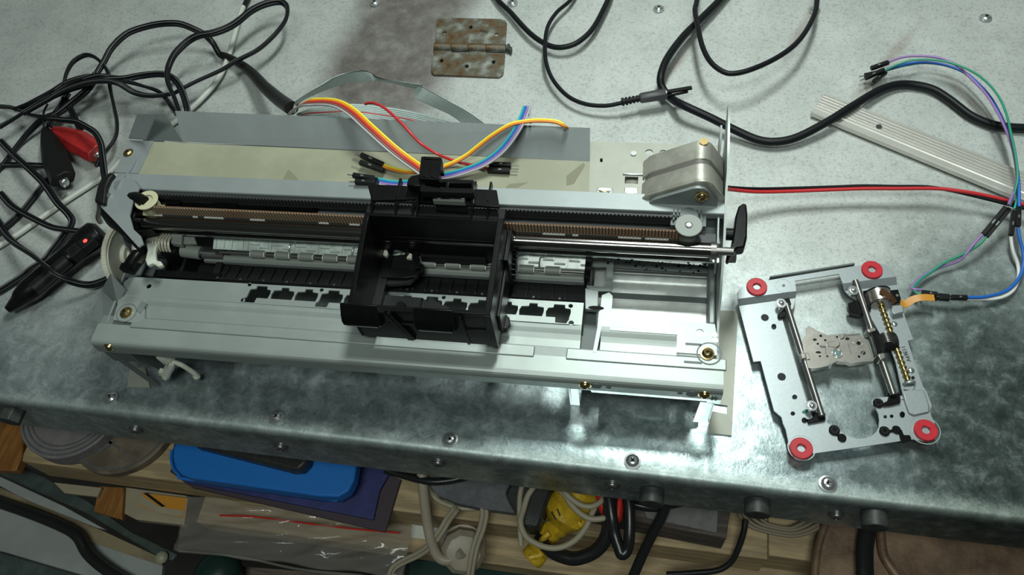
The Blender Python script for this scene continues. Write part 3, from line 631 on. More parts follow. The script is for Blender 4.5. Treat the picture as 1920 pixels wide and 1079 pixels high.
# ---------- printer carriage (black moulding) ----------
def Z5(ox, oy, l, s=5.394): return [(ox+a/s, oy+b/s) for a, b in l]
m = PB()
m.ext([(12,57),(12,86),(18,86.5),(60,95),(66,95),(66,52),(30,55)], 160.5, 163.2, mp=lambda a,b,c: (c,a,b))
CR = part(m, 'carriage', 'black', bev=.4); m = PB()
m.ext([(12,57),(12,90),(18,90.5),(60,95),(66,95),(66,52),(30,55)], 231.8, 235.0, mp=lambda a,b,c: (c,a,b))
m.build('side_wall', 'black', CR, bev=.4)
def cp(m, n, ma='black', **k): return m.build(n, ma, CR, **k)
m = PB(); m.ext([(163,54),(163,95),(232,95),(232,58),(220,53),(184,52),(184,60),(176,61),(170,63)], 63.8, 66, mp=lambda a,b,c: (a,c,b)); cp(m, 'back_wall')
m = PB(); m.ext([(160.5,57),(160.5,86),(196,87.5),(196,89),(217,90),(235,90.5),(235,57)], 12, 14, mp=lambda a,b,c: (a,c,b)); m.box(219,232,11.3,12.2,58,74); m.box(219,220.5,10.6,12.2,58,88); m.box(231.5,235.3,10.8,12.2,57,90); m.box(180,195,11.0,12.2,74.5,76); m.box(160.5,235,12,15.4,85.4,86.8); cp(m, 'front_wall', bev=.3)
for (a, b) in ((158.6,178.2),(196.6,216.8)):
    m = PB(); zb = 73.5 if a < 180 else 74.5
    m.ex([(13.5,90.5),(12.4,91.5),(8,86.5),(6.4,83.5),(6.4,79.5),(11.8,zb),(12.4,zb),(12.4,88)], a, b); c_ = cp(m, 'latch_hood', bev=.6)
    m = PB(); m.ex([(6.2,79.0),(11.6,zb-.4),(11.9,zb+.4),(6.5,79.9)], a+1.5, b-1.5); m.build('hood_edge', 'roller', c_)
m = PB(); m.ext([(178.5,87.5),(181,87.5),(190,58),(187,58)], 10.8, 12.1, mp=lambda a,b,c: (a,c,b)); m.ext([(182.5,87.5),(184,87.5),(191.5,60),(190,60)], 10.4, 12.1, mp=lambda a,b,c: (a,c,b)); cp(m, 'diagonal_ribs')
# trays inside
m = PB(); m.px(Z5(630,460,[(400,500),(480,500),(860,530),(890,560),(925,560),(935,530),(995,535),(1000,565),(1050,575),(1060,605),(1110,605),(1165,650),(1165,712),(860,700),(350,668)]), 54, 56.5); fl = cp(m, 'front_floor', 'black_soft', bev=.4)
m = PB(); m.cyl((178.5,31,56),(178.5,31,59),3.2,16,2.4); m.box(189,190,28,37,56,58); m.build('floor_boss', 'black', fl)
m = PB(); m.px(Z5(630,460,[(450,60),(520,110),(700,90),(720,60),(830,70),(845,170),(890,200),(890,240),(830,320),(740,385),(560,400),(440,400)]), 56, 58.5); bf = cp(m, 'rear_floor', 'black_soft', bev=.4)
m = PB(); m.px(Z5(630,460,[(460,230),(740,235),(760,250),(850,255),(830,310),(700,335),(460,330)]), 58.4, 60.5)
m.px(Z5(630,460,[(700,30),(735,30),(735,90),(700,90)]), 58, 64); m.px(Z5(630,460,[(790,60),(830,60),(840,230),(800,230)]), 58, 63)
m.build('floor_step', 'black', bf, bev=.4)
m = PB(); m.px(Z5(630,460,[(712,130),(740,80),(768,90),(765,135)]), 61, 63); m.build('white_clip', 'white_plastic', bf, label='small white clip')
m = PB(); m.px([(712,453),(717,452),(728,475),(725,481),(718,478)], 60, 62); cp(m, 'white_foot', 'white_plastic')
m = PB(); m.ex([(62,52),(62,60),(64,60),(64,52)], 184, 221); cp(m, 'rear_sill', 'black_rib')
m = PB(); m.box(229.6,231.8,14,63,56,60); cp(m, 'inner_sill'); cp(PB().box(163.2,168,14,63,56,60), 'inner_sill')
# bearing and shaft grip on the left, hook on the right
m = PB(); m.cyl((156,60,60),(160.5,60,60),4,14); m.box(155.5,160.5,55,64,54,60); m.box(157,160.5,30,44,56,64); cp(m, 'guide_bearing', bev=.4)
m = PB(); m.cyl((235,66.8,73.5),(238.4,66.8,73.5),5.4,24); m.box(235,237.5,50,70,54,80); m.box(235,236.6,20,50,58,74)
for i in range(6): m.box(236.5,239,52+2.4*i,53.2+2.4*i,58+1.5*i,62+1.5*i)
m.px([(922,588),(945,586),(955,596),(957,608),(950,617),(925,618)], 54, 57)
cp(m, 'side_shoe', bev=.3)
# rear ledge, ribs and rear shelf
m = PB(); m.ext([(161.0,65.5),(235.2,65.5),(235.2,71.6),(161,70.4)], 93.2, 95.2); cp(m, 'rear_ledge', 'black_rib', bev=.3)
m = PB(); m.px(Z5(630,280,[(315,350),(830,375),(835,500),(360,520)]), 99.4, 101.2); m.px(Z5(630,280,[(1390,400),(1625,410),(1655,585),(1400,570)]), 99.4, 101.2); m.px(Z5(630,280,[(830,375),(1390,400),(1400,570),(835,540)]), 96.5, 98.5); fl2 = cp(m, 'rear_shelf', bev=.4)
for x_ in (366,612,785,830,1385,1545):
    p = PZ(630+x_/5.394, 280+500/5.394, 100); PB().ext([(64.5,95),(72,95.5),(84,98),(84,101.8),(72,101.8)], p[0]-.5, p[0]+.6, mp=lambda a,b,c: (c,a,b)).build('shelf_rib', 'black', fl2)
m = PB(); m.px(Z5(630,280,[(850,300),(870,290),(1385,310),(1392,330),(1392,440),(850,430)]), 104, 109, holes=[Z5(630,280,[(905,330),(1110,335),(1110,385),(1060,375),(1040,390),(905,365)]), Z5(630,280,[(1140,340),(1370,345),(1375,395),(1140,390)])]); m.px(Z5(630,280,[(850,300),(1392,310),(1392,440),(850,430)]), 101, 104.2); cp(m, 'rear_crossbar', bev=.4)
m = PB(); m.px(Z5(630,280,[(860,75),(890,70),(1050,78),(1072,90),(1040,290),(1030,310),(850,300),(840,250)]), 107, 112); m.px(Z5(630,280,[(890,85),(1040,92),(1038,102),(890,96)]), 111.8, 112.6); m.px(Z5(630,280,[(880,130),(950,130),(940,280),(870,275)]), 111.8, 112.5); m.px(Z5(630,280,[(968,130),(1040,135),(1025,285),(958,280)]), 111.8, 112.5); m.px(Z5(630,280,[(1055,210),(1088,210),(1088,240),(1050,240)]), 107, 110); cp(m, 'latch_tower', bev=.4)
m = PB(); m.px(Z5(630,280,[(850,250),(765,265),(730,295),(712,360),(850,375)]), 103, 108); cp(m, 'tower_shoulder', bev=.5)
m = PB(); m.px(Z5(630,280,[(985,440),(1300,450),(1300,535),(980,520)]), 98.4, 101.5, holes=[Z5(630,280,[(1020,445),(1270,455),(1265,505),(1015,492)])]); cp(m, 'latch_frame', 'roller', label='dark grey latch frame')
m = PB(); m.px(Z5(630,280,[(1000,540),(1330,555),(1330,640),(1010,620)]), 94, 97); cp(m, 'latch_catch')
# ---------- optical drive sled mechanism ----------
mat('sled_plate', (.40,.44,.455), .40, .65, var=.06, vscale=700)
mat('sled_metal', (.52,.49,.45), .28, .9, var=.12, vscale=200)
mat('washer_red', (.52,.018,.03), .42, 0, var=.12, vscale=300)
mat('lead_brass', (.34,.27,.11), .3, .9)
mat('orange_flex', (.55,.24,.03), .4, 0)
mat('green_dab', (.02,.16,.10), .4, 0)
D = thing('optical_drive_sled', W(1560, 680, 0), 'bare optical drive sled frame with four red rubber washers, lying right of the printer', 'drive mechanism')
mm = lambda px_, py_, z: W(px_, py_, z)[:2]
def dp(m, n, ma, par=D, **k): return m.build(n, ma, par, **k)
def gw(m, poly, z0, z1, holes=()): return m.px(poly, z0, z1, holes, fx=W)
U = [(1382,550),(1388.5,539),(1398,535),(1443,525.5),(1604,499),(1649,494),(1664,498.5),(1675,508),(1680.5,519),(1580,532),(1573,514),(1490.5,527),(1493,546),(1383,561)]
M_ = [(1385,574),(1412.6,679),(1426,677.5),(1451,771),(1465,783),(1467.6,794),(1473,806),(1481.5,846),(1484,852.6),(1494.5,859),(1511,857),(1522,851.6),(1610,839.6),(1690,827.6),(1708,824),(1729,827.6),(1743.5,825.7),(1752,815),(1753,794),(1747,781),(1743.5,771),(1748,761),(1738,735),(1731.5,725.6),(1712,670),(1702.7,639.4),(1713,637.5),(1696,591),(1691,570),(1682,534),(1584,546),(1592,554),(1612,566),(1628,588),(1651,628),(1668,650),(1680,681),(1691,731),(1694,742),(1664,744),(1643.4,746),(1636,750),(1635.5,759),(1641.6,766),(1647,777),(1649,788),(1648,800),(1643,810),(1634,817.5),(1621,822),(1604.5,822.5),(1590,817),(1575,808),(1561,800),(1549,791),(1548,785),(1526,790),(1519,789),(1523,774),(1513,753.4),(1488,670),(1468,600.5),(1474,590),(1488,578),(1492,559)]
hs = [((1451,613),4.6,5.2),((1490,745),4.6,4.4),((1486.6,776),4,3.8),((1660,782),3.2,3),((1672,781),3.4,3.2),((1692,778),5,6),((1727,757.7),3.8,3.6),((1712,709),3.4,3.4)]
m = MB(); gw(m, M_, 6.6, 7.6, [circ(c[0], c[1], a, 14, b) for c, a, b in hs]); SL = dp(m, 'sled_frame', 'sled_plate', bev=.15)
m = MB(); gw(m, U, 9.6, 10.6, [circ(1469,536,3,12,2.6)]); dp(m, 'front_flange', 'sled_plate', SL)
for a, b, c, d in (((1383,561),(1493,546),(1492,559),(1385,574)), ((1580,532),(1680.5,519),(1682,534),(1584,546))):
    m = MB(); q = [W(*a,10.6), W(*b,10.6), W(*c,7.6), W(*d,7.6)]; m.add(q+[(p[0],p[1],p[2]-1) for p in q], [(0,1,2,3),(7,6,5,4),(0,4,5,1),(1,5,6,2),(2,6,7,3),(3,7,4,0)]); dp(m, 'bend', 'sled_plate', SL)
q0, q1 = W(1444,520,10.6), W(1602,495,10.6); m = MB(); d_ = Vector(q1)-Vector(q0); m.obox((Vector(q0)+Vector(q1))/2+Vector((0,0,-2.5)), d_, 1.0, d_.length, 6); dp(m, 'turned_down_edge', 'grey_plate', SL)
for c, z, r in (((1469,536),10.5,4.8), ((1733,807),7.5,8.0), ((1503,840),7.5,7.2)):
    p = mm(c[0], c[1], z); dp(MB().ring((p[0],p[1],z), (0,0,1), r, r-.5, .25), 'embossed_ring', 'sled_plate', SL)
m = MB(); gw(m, [(1690,728),(1733,732),(1743,762),(1743,772),(1712,779),(1704,774),(1697,755)], 7.5, 9.0); dp(m, 'raised_pad', 'sled_plate', SL, bev=.6)
for (c, r) in [((1419,538),0),((1635,506),0),((1503,840),1),((1737,806),1)]:
    p = mm(c[0], c[1], 11.5 if not r else 9.6); zt = 10.2 if not r else 7.4; s = dp(MB().ring((p[0],p[1],zt), (0,0,1), 5.9, 2.1, 1.9, 36), 'rubber_washer', 'washer_red', bev=.4)
    MB_ = MB().cyl((p[0],p[1],2.0 if r else 3.0), (p[0],p[1],zt-.2), 4.4, 24); MB_.build('washer_neck', 'washer_red', s)
for (px_, py_, r) in [(1434,596,7.3),(1465.4,707,7.5)]:
    p = mm(px_, py_, 7.6); dp(MB().cyl((p[0],p[1],6.4),(p[0],p[1],7.9),r/3.35,20), 'black_plug', 'black_soft')
for (px_, py_, r) in [(1647,756,9),(1658.8,808.6,9),(1681,806,7.5),(1564.6,807,9.5),(1579,821,7.5),(1508.4,787.7,4.5)]:
    p = mm(px_, py_, 8.6); s = MB().cyl((p[0],p[1],6.6),(p[0],p[1],8.8),r/3.35,22); s = dp(s, 'damper_boss', 'black', bev=.3)
    if r > 8: MB().ring((p[0],p[1],8.6),(0,0,1),r/3.35*.7,r/3.35*.45,.5,18).build('boss_ring', 'black_rib', s)
for l in ([(1508,786),(1514,788),(1516,794),(1548,788),(1548,776),(1543,772),(1539,776),(1522,772),(1527,781),(1518,786)],
          [(1655,757),(1664,752),(1667,742),(1664,738),(1672,736),(1680,741),(1684,735),(1688,740),(1689,755),(1670,760),(1656,761)],
          [(1566,811),(1572,813),(1577,817),(1573,820),(1568,816)], [(1666,807),(1676,804),(1676,810),(1667,811)],
          [(1684,806),(1691,806),(1695,816),(1706,816),(1709,822),(1707,827),(1690,830),(1687,818)]):
    dp(gw(MB(), l, 6.8, 9.6 if len(l) > 9 else 8.6), 'rod_mount' if len(l) > 9 else 'black_link', 'black', bev=.3)
for l in ([(1471,560),(1480,558),(1484,571),(1478,574),(1476,580),(1473,595),(1460,596),(1458,590),(1470,580)], [(1590,569),(1607,562),(1612,556),(1632,552),(1634,580),(1615,590),(1598,586),(1592,580)]):
    dp(gw(MB(), l, 6.0, 10.0), 'rod_mount', 'black', bev=.4)
# rods
for a, b in (((1474.7,571),(1541,781)), ((1603.5,527),(1675.5,741))):
    dp(MB().cyl(W(*a,11.2), W(*b,11.2), 1.75, 20), 'guide_rod', 'rod', smooth=60)
for c in [(1464.5,568),(1600,544),(1522,760.5)]:
    w = W(c[0], c[1], 13.5); s = dp(MB().ring((w[0],w[1],12.6), (0,0,1), 2.95, .8, .5, 26), 'washer', 'chrome')
    s2 = screwhead(MB(), (w[0],w[1],13.1), 1.9, 1.3).build('screw_head', 'chrome', s); MB().cyl((w[0],w[1],7.6),(w[0],w[1],12.7),1.2,12).build('screw_shank', 'chrome', s)
dp(gw(MB(), [(1504,772),(1510,768),(1516,769),(1515,774),(1507,775)], 7.6, 8.2), 'green_lacquer', 'green_dab')
for c, r in (((1677,608),1.7),((1708,695),1.9)): 
    w = W(c[0], c[1], 7.6); dp(MB().ball((w[0],w[1],7.5), r, 14, .6, top=True), 'rivet', 'chrome')
# stepper motor and lead screw
a = Vector(W(1651,571,8.5)); b = Vector(W(1704,719,8.5)); d_ = (b-a).normalized()
m = MB(); m.cyl(a-d_*7.5, a, 7.2, 40); m.cyl(a, a+d_*.5, 6.2, 40); mo = dp(m, 'stepper_motor', 'sled_metal', bev=.3)
m = MB(); m.cyl(a-d_*7.9, a-d_*7.4, 7.6, 40); m.build('motor_rim', 'black', mo)
m = MB(); gw(m, [(1618,546),(1655,538),(1663,545),(1684,543),(1691,565),(1678,571),(1668,560),(1625,566)], 8.8, 9.8); dp(m, 'motor_bracket', 'black', mo, bev=.2)
m = MB(); m.obox(Vector(W(1660,551,16.3)), (1,-.6,-.25), 3.6, 6.5, .5); m.obox(Vector(W(1672,560,13.5)), (.8,-.7,-.6), 3.2, 6, .5); dp(m, 'solder_pads', 'copper' if 'copper' in MATS else 'lead_brass', mo)
w = W(1682,555,9.8); MB().cyl((w[0],w[1],9.7),(w[0],w[1],10.3),.8,12).build('tooling_hole_eyelet', 'sled_metal', mo)
m = MB(); L_ = (b-a).length; m.cyl(a, b, 1.35, 16)
x_ = d_.cross(Vector((0,0,1))).normalized(); pts = []
for i in range(int(L_*8)):
    s_ = i/8; an = s_*2*math.pi/3.0; pts.append(tuple(a+d_*s_+(x_*math.cos(an)+Vector((0,0,1))*math.sin(an))*1.3))
m.tube(pts, .62, 6); dp(m, 'lead_screw', 'lead_brass')
m = MB(); m.cyl(b-d_*.2, b+d_*1.2, 3.6, 26, 3.2); gw(m, [(1690,728),(1716,722),(1714,730),(1694,735)], 7.4, 9.0); dp(m, 'screw_bearing', 'sled_plate', bev=.3)
m = MB(); gw(m, [(1673,573),(1693,572),(1695,586),(1675,590),(1671,582)], 7.4, 11.5); dp(m, 'folded_tab', 'sled_plate', bev=.5)
# pickup body
O = [(a/8.99+1490, b/8.99+590) for a, b in [(190,350),(195,230),(240,190),(400,285),(560,350),(740,335),(860,320),(1100,320),(1130,380),(1215,420),(1250,440),(1345,740),(1330,790),(1150,800),(950,830),(880,800),(800,805),(720,790),(560,870),(430,900),(310,915),(230,900),(190,750),(150,640),(130,500),(110,450)]]
ph = [((340,425),30,22),((440,360),26,22),((515,435),20,18),((390,495),22,18),((470,545),42,16),((400,640),44,20),((425,705),30,16),((550,705),30,16),((890,410),36,26),((1155,650),40,38),((715,380),20,18),((1085,710),22,20)]
m = MB(); gw(m, O, 9.5, 13.2, [circ(c[0]/8.99+1490, c[1]/8.99+590, a/8.99, 12, b/8.99) for c, a, b in ph if c in ((340,425),(400,640),(1155,650),(890,410))]); pk = dp(m, 'laser_pickup', 'sled_metal', bev=.25)
for c, a, b in ph:
    if c not in ((340,425),(400,640),(1155,650),(890,410)): w = W(1490+c[0]/8.99, 590+c[1]/8.99, 13.3); MB().cyl((w[0],w[1],13.1),(w[0],w[1],13.32), b/8.99/3.2, 12).build('body_hole', 'ink', pk)
m = MB(); p = W(1490+720/8.99, 590+655/8.99, 13.2); m.ring((p[0],p[1],13.0), (0,0,1), 2.75, 2.3, .7, 28); m.build('lens_rim', 'steel_bright', pk); MB().ball((p[0],p[1],12.9), 2.25, 20, .3, top=True).build('lens', 'lens_glass', pk)
m = MB(); p = W(1490+1070/8.99, 590+490/8.99, 13.2); m.ring((p[0],p[1],13.1), (0,0,1), 2.7, 2.2, .3, 24); m.build('embossed_ring', 'sled_metal', pk); MB().cyl((p[0]+.2,p[1]+.2,13.0), (p[0]+.2,p[1]+.2,13.4), 1.1, 14).build('adjusting_hole', 'ink', pk)
m = MB()
for l in ([(420,520),(520,530),(520,560),(430,550)], [(860,350),(1090,325),(1090,335),(860,362)], [(1215,440),(1230,440),(1325,720),(1310,720)], [(890,480),(900,480),(960,660),(950,660)], [(515,540),(525,540),(530,660),(520,660)], [(560,850),(640,830),(600,920),(575,915)]):
    gw(m, [(a/8.99+1490, b/8.99+590) for a, b in l], 13.15, 13.5)
m.build('body_grooves', 'grey_plate', pk)
m = MB(); gw(m, [(a/8.99+1490, b/8.99+590) for a, b in [(550,470),(680,440),(770,470),(760,520),(700,560),(560,530)]], 13.1, 14.2); gw(m, [(a/8.99+1490, b/8.99+590) for a, b in [(750,330),(860,320),(830,400),(770,410)]], 13.1, 14.0); m.build('pressed_spring', 'sled_metal', pk, bev=.3)
m = MB(); gw(m, [(a/8.99+1490, b/8.99+590) for a, b in [(90,650),(180,640),(190,740),(120,745)]], 9, 14.6); gw(m, [(a/8.99+1490, b/8.99+590) for a, b in [(180,650),(235,640),(265,760),(200,765)]], 9, 13.8); m.build('rod_hook', 'sled_metal', pk, bev=.4)
m = MB(); gw(m, [(a/8.99+1490, b/8.99+590) for a, b in [(1200,250),(1360,210),(1385,270),(1250,310)]], 8.5, 14.8); gw(m, [(a/8.99+1490, b/8.99+590) for a, b in [(1390,660),(1520,640),(1545,740),(1440,770)]], 8.5, 14.8); m.build('rod_bushing', 'sled_metal', pk, bev=.6)
m = MB(); gw(m, [(a/8.99+1490, b/8.99+590) for a, b in [(1310,280),(1385,265),(1480,640),(1400,660)]], 9, 13.6); m.build('nut_carrier', 'black', pk, bev=.6)
ws = Vector(W(1660,643,8)); m = MB(); m.cyl(ws-x_*5.5+Vector((0,0,0)), ws+x_*2, 5.2, 24); m.build('follower_housing', 'black_rib', pk, bev=.4)
m = MB()
for i in range(7): m.tube([tuple(ws+d_*(-3+i*.9)+x_*0+Vector((2.5*math.cos(t*math.pi/6),0,4.6+1.6*math.sin(t*math.pi/6)))) for t in range(13)], .34, 6)
m.build('follower_spring', 'rod', pk)
# stamped code
def text(s, name, c, dirx, size, ma, par, z):
    cu = bpy.data.curves.new(name, 'FONT'); cu.body = s; cu.size = size*SC; cu.align_x = 'CENTER'; cu.align_y = 'CENTER'; cu.extrude = .00006
    o = bpy.data.objects.new(name+'_src', cu); bpy.context.scene.collection.objects.link(o); bpy.context.view_layer.update()
    me = bpy.data.meshes.new_from_object(o.evaluated_get(bpy.context.evaluated_depsgraph_get())); bpy.data.objects.remove(o); bpy.data.curves.remove(cu)
    an = math.atan2(dirx[1], dirx[0]); me.transform(Matrix.Rotation(an, 4, 'Z')); me.materials.clear(); me.materials.append(MATS[ma])
    o = bpy.data.objects.new(name, me); bpy.context.scene.collection.objects.link(o); place(o, (c[0], c[1], z), par); return o
ta, tb = W(1706,681,7.6), W(1692,647,7.6)
text('A69E11', 'stamped_code', ((ta[0]+tb[0])/2, (ta[1]+tb[1])/2), (tb[0]-ta[0], tb[1]-ta[1]), 3.1, 'ink', D, 7.7)
# orange flex tail
def band(pts, w_, t_, ups=None):
    m = MB(); P = [Vector(p) for p in pts]; vs = []
    for i, p in enumerate(P):
        t = (P[min(len(P)-1, i+1)]-P[max(0, i-1)]).normalized(); u = Vector(ups[i]) if ups else Vector((0,0,1)); x = t.cross(u).normalized(); n = x.cross(t)
        for a, b in ((-.5,-.5),(.5,-.5),(.5,.5),(-.5,.5)): vs.append(tuple(p+x*a*w_+n*b*t_))
    fs = []
    for i in range(len(P)-1):
        for k in range(4): j = (k+1) % 4; fs.append((i*4+k, i*4+j, i*4+4+j, i*4+4+k))
    fs += [(3,2,1,0), tuple(len(vs)-4+k for k in range(4))]; return m.add(vs, fs)
m = band(spl(pz([(1688,568,10),(1697,571,9),(1712,562,10),(1730,558,11),(1752,559,11)]), 5), 4.2, .3); m.build('flex_cable', 'orange_flex', D)
# ---------- old hinge ----------
mat('rust_metal', (.16,.13,.085), .55, .55, col2=(.085,.055,.03), vscale=110, mask=(.42,.6), bump=.3, bscale=600, rvar=.1)
def rust():
    m = MATS['rust_metal']; nt = m.node_tree; N = nt.nodes; L = nt.links; b = N['Principled BSDF']; tc = N.new('ShaderNodeTexCoord')
    def nz(s, d): n = N.new('ShaderNodeTexNoise'); n.inputs['Scale'].default_value = s; n.inputs['Detail'].default_value = d; L.new(tc.outputs['Object'], n.inputs['Vector']); return n
    r = N.new('ShaderNodeValToRGB'); L.new(nz(95, 6).outputs['Fac'], r.inputs['Fac']); e = r.color_ramp.elements; e[0].position = .3; e[0].color = (.10,.05,.025,1); e[1].position = .72; e[1].color = (.36,.37,.33,1)
    for p, c in ((.42,(.15,.10,.055,1)),(.52,(.14,.13,.10,1)),(.60,(.22,.22,.19,1))): q = e.new(p); q.color = c
    L.new(r.outputs['Color'], b.inputs['Base Color'])
rust()
Hg = thing('door_hinge', W(879, 90, 0), 'old rusty steel door hinge lying flat on the bench behind the printer', 'hinge')
h3 = lambda l: [(640+a/2.997, b/2.997) for a, b in l]
m = MB(); gw(m, h3([(535,115),(545,103),(562,98),(900,106),(920,112),(930,128),(922,262),(812,262),(812,245),(722,240),(715,262),(622,262),(618,240),(527,238)]), .3, 2.1, [circ(640+c[0]/2.997, c[1]/2.997, 3.4, 12) for c in ((580,184),(871,192),(727,152))]); l1 = m.build('hinge_leaf', 'rust_metal', Hg, bev=.3)
m = MB(); gw(m, h3([(523,262),(620,262),(620,296),(716,300),(722,262),(812,262),(815,302),(920,302),(912,400),(905,420),(885,432),(520,418),(507,408),(503,390)]), .3, 2.1, [circ(640+c[0]/2.997, c[1]/2.997, 3.6, 12) for c in ((563,340),(705,372),(855,348))]); l2 = m.build('hinge_leaf', 'rust_metal', Hg, bev=.3)
pa, pb = Vector(W(640+523/2.997, 262/2.997, 3.0)), Vector(W(640+925/2.997, 272/2.997, 3.0)); dd = pb-pa
for (a, b, q) in ((0,.24,l2),(.245,.48,l1),(.485,.73,l2),(.735,1,l1)): MB().cyl(pa+dd*a, pa+dd*b, 3.0, 20).build('knuckle', 'rust_metal', q, bev=.2)
m = MB(); m.cyl(pa-dd*.005, pa+dd*1.02, 1.9, 14); m.cyl(pa+dd*1.02, pa+dd*1.05, 3.4, 14); 
for i in range(5): m.ring(pa+dd*(1.03+.012*i)+Vector((0,-1.0*i*.6,0)), dd, 2.6, 1.2, .5, 14)
m.build('hinge_pin', 'bolt_dull', Hg)
for c in ((727,152),(855,348),(563,340),(705,372)): w = W(640+c[0]/2.997, c[1]/2.997, 1.2); MB().cyl((w[0],w[1],.4),(w[0],w[1],1.3),1.0,10).build('rivet', 'ink', Hg)
ta, tb = W(640+765/2.997, 170/2.997, 2.1), W(640+838/2.997, 186/2.997, 2.1)
text('IHHI.', 'stamped_mark', ((ta[0]+tb[0])/2, (ta[1]+tb[1])/2), (tb[0]-ta[0], tb[1]-ta[1]), 3.4, 'ink', Hg, 2.2)
# ---------- ribbed aluminium bar ----------
mat('aluminium', (.66,.64,.60), .38, .6, var=.05, vscale=60)
Ab = thing('aluminium_bar', W(1700, 260, 0), 'ribbed aluminium bar with bright grooves, lying on the bench at the right', 'metal bar')
A0, A1, A2 = Vector(W(1550,174,6)), Vector(W(1521,210,6)), Vector(W(1920,374,6)); ax_ = (A2-A1).normalized(); ay_ = Vector((-ax_.y, ax_.x, 0)); wd = abs((A0-A1).dot(ay_)); o_ = A1-ax_*0
AT = lambda p: tuple(Vector((o_.x, o_.y, 0))+ax_*p[0]+ay_*p[1]+Vector((0,0,p[2])))
prof = [(0,2.2),(0,5.4),(.6,6)]; y = .6; gr = [ .26,.36,.48,.60,.72,.84]
for g_ in gr: y = wd*g_; prof += [(y-.9,6),(y-.5,5.4),(y+.5,5.4),(y+.9,6)] if g_ != gr[0] else [(y-1.2,6),(y-.6,6.5),(y+.4,6.5),(y+.8,6)]
prof += [(wd-.6,6),(wd,5.4),(wd,2.2)]
m = MB(AT); m.ex(prof, 0, 190); ab = m.build('bar_body', 'aluminium', Ab, smooth=1)
hh = W(1648,238,6); 
m = MB(); m.cyl((hh[0],hh[1],5.2),(hh[0],hh[1],6.35),1.9,18); m.build('screw_hole', 'bolt_dull', Ab)
m = MB(AT); m.box(2, 188, 2, wd-2, 0.2, 2.3); m.build('bar_foot', 'aluminium', Ab)
# ---------- cables on the bench ----------
mat('w_yellow', (.88,.74,.04), .38, 0); mat('w_orange', (.75,.24,.03), .38, 0); mat('w_red', (.55,.03,.035), .38, 0); mat('w_brown', (.22,.10,.08), .4, 0)
mat('w_grey', (.42,.42,.44), .4, 0); mat('w_teal', (.03,.42,.38), .38, 0); mat('w_blue', (.02,.13,.50), .38, 0); mat('w_purple', (.30,.17,.42), .4, 0)
mat('w_green', (.03,.27,.17), .38, 0); mat('w_white', (.70,.70,.68), .4, 0); mat('ribbon_grey', (.45,.53,.51), .42, 0, var=.08, vscale=300)
mat('clear_tube', (.50,.51,.47), .35, 0); mat('cord_stripe', (.16,.16,.15), .4, 0)
mat('red_boot', (.36,.02,.02), .4, 0, var=.2, vscale=100); mat('red_led', (.9,.02,.02), .3, 0, emit=(1,.03,.02), estr=6)
def one(m, name, ma, label, cat, group=None, **k):
    o = m.build(name, ma, None, **k); return tag(o, label, cat, group)
def path(pts, z0=None, n=7):
    """pixels with heights; a point without height takes the last one"""
    out = []; z = z0 if z0 is not None else 4
    for p in pts:
        if len(p) > 2: z = p[2]
        out.append(W(p[0], p[1], z))
    return spl(out, n)
def cord(name, pts, r, label, phase=0.0, tw=0.0, stripe=True, group=None):
    P = path(pts); t = thing(name, P[0], label, 'cord', group); twin(P, r, phase, tw).build('cord_core', 'cable', t, smooth=60)
    if stripe:
        Q = []; s = 0
        for i, p in enumerate(P):
            p = Vector(p); d = (Vector(P[min(len(P)-1, i+1)])-Vector(P[max(0, i-1)])).normalized(); x = d.cross(Vector((0,0,1))); x = x.normalized() if x.length > .1 else Vector((1,0,0)); y = x.cross(d)
            if i: s += (p-Vector(P[i-1])).length
            a = phase+tw*s; o = x*math.cos(a)+y*math.sin(a); nn = -x*math.sin(a)+y*math.cos(a)
            if nn.z < 0: nn = -nn
            Q.append(tuple(p+o*r*.95+nn*r*.93))
        MB().tube(Q, .24, 6).build('marking_line', 'cord_stripe', t)
    return t
cord('twin_cord', [(0,238,14),(22,225,16),(67,198,20),(100,181,22),(133,167,24),(169,154,26),(200,149,26),(232,148,24),(265,142,22),(300,139,22),(322,145,22),(338,164,24),(348,192,30),(352,212,30),(353,235,20)], 1.35, 'black cord running from the left edge through the tangle and dropping behind the upright sheet', .2, .02)
cord('twin_cord', [(29,206,12),(60,194,16),(89,184,18),(130,168,18),(160,158,18),(176,145,20),(193,119,22),(208,92,24),(229,70,26),(250,57.5,26),(287,47,26),(318.5,43.7,26),(342,46,24),(367.6,56.5,20),(384.6,66,16),(399.5,81,10),(412,102,7),(427,107,7)], 1.35, 'black cord making the wide low arch at upper left into the thick black sleeve', 1.2, .006)
cord('twin_cord', [(337,212,24),(327,183,26),(316,158,28),(314,136,30),(318.5,119,30),(329,100,30),(350.5,79,30),(372,67,32),(399.5,62,32),(425,53,30),(446,40.5,28),(470,21,26),(495,8.5,24),(521,3,22),(534,7.5,22),(539,19,22),(534,40.5,22),(512.5,68,22),(482.6,94,20),(446,113,20),(414,132,18),(372,151,18),(342,166,18),(325,175,18),(299,179,18),(274,179,18),(250,172.6,20),(222.6,156.6,27),(195,152,29),(160,156,29),(120,170,27),(85,190,23),(45,212,18)], 1.45, 'black cord making the largest loop, up to the top edge beside the pale tube', 1.4, .004)
cord('twin_cord', [(100,177,20),(140,155,24),(180,144,26),(205,146,26),(244,154.5,22),(269.5,162,20),(295,170.5,18),(308,181,16),(318.5,196,12),(332,214,8)], 1.15, 'thin black cord leaving the tangle below the arch towards the upright sheet', .3, .05)
cord('twin_cord', [(29,206,10),(67,188,14),(100,171,16),(124.6,156,18),(156,146.5,20),(189,143.5,22),(222,147,22),(240,153,20)], 1.25, 'short black cord along the upper side of the tangle', .5, .03)
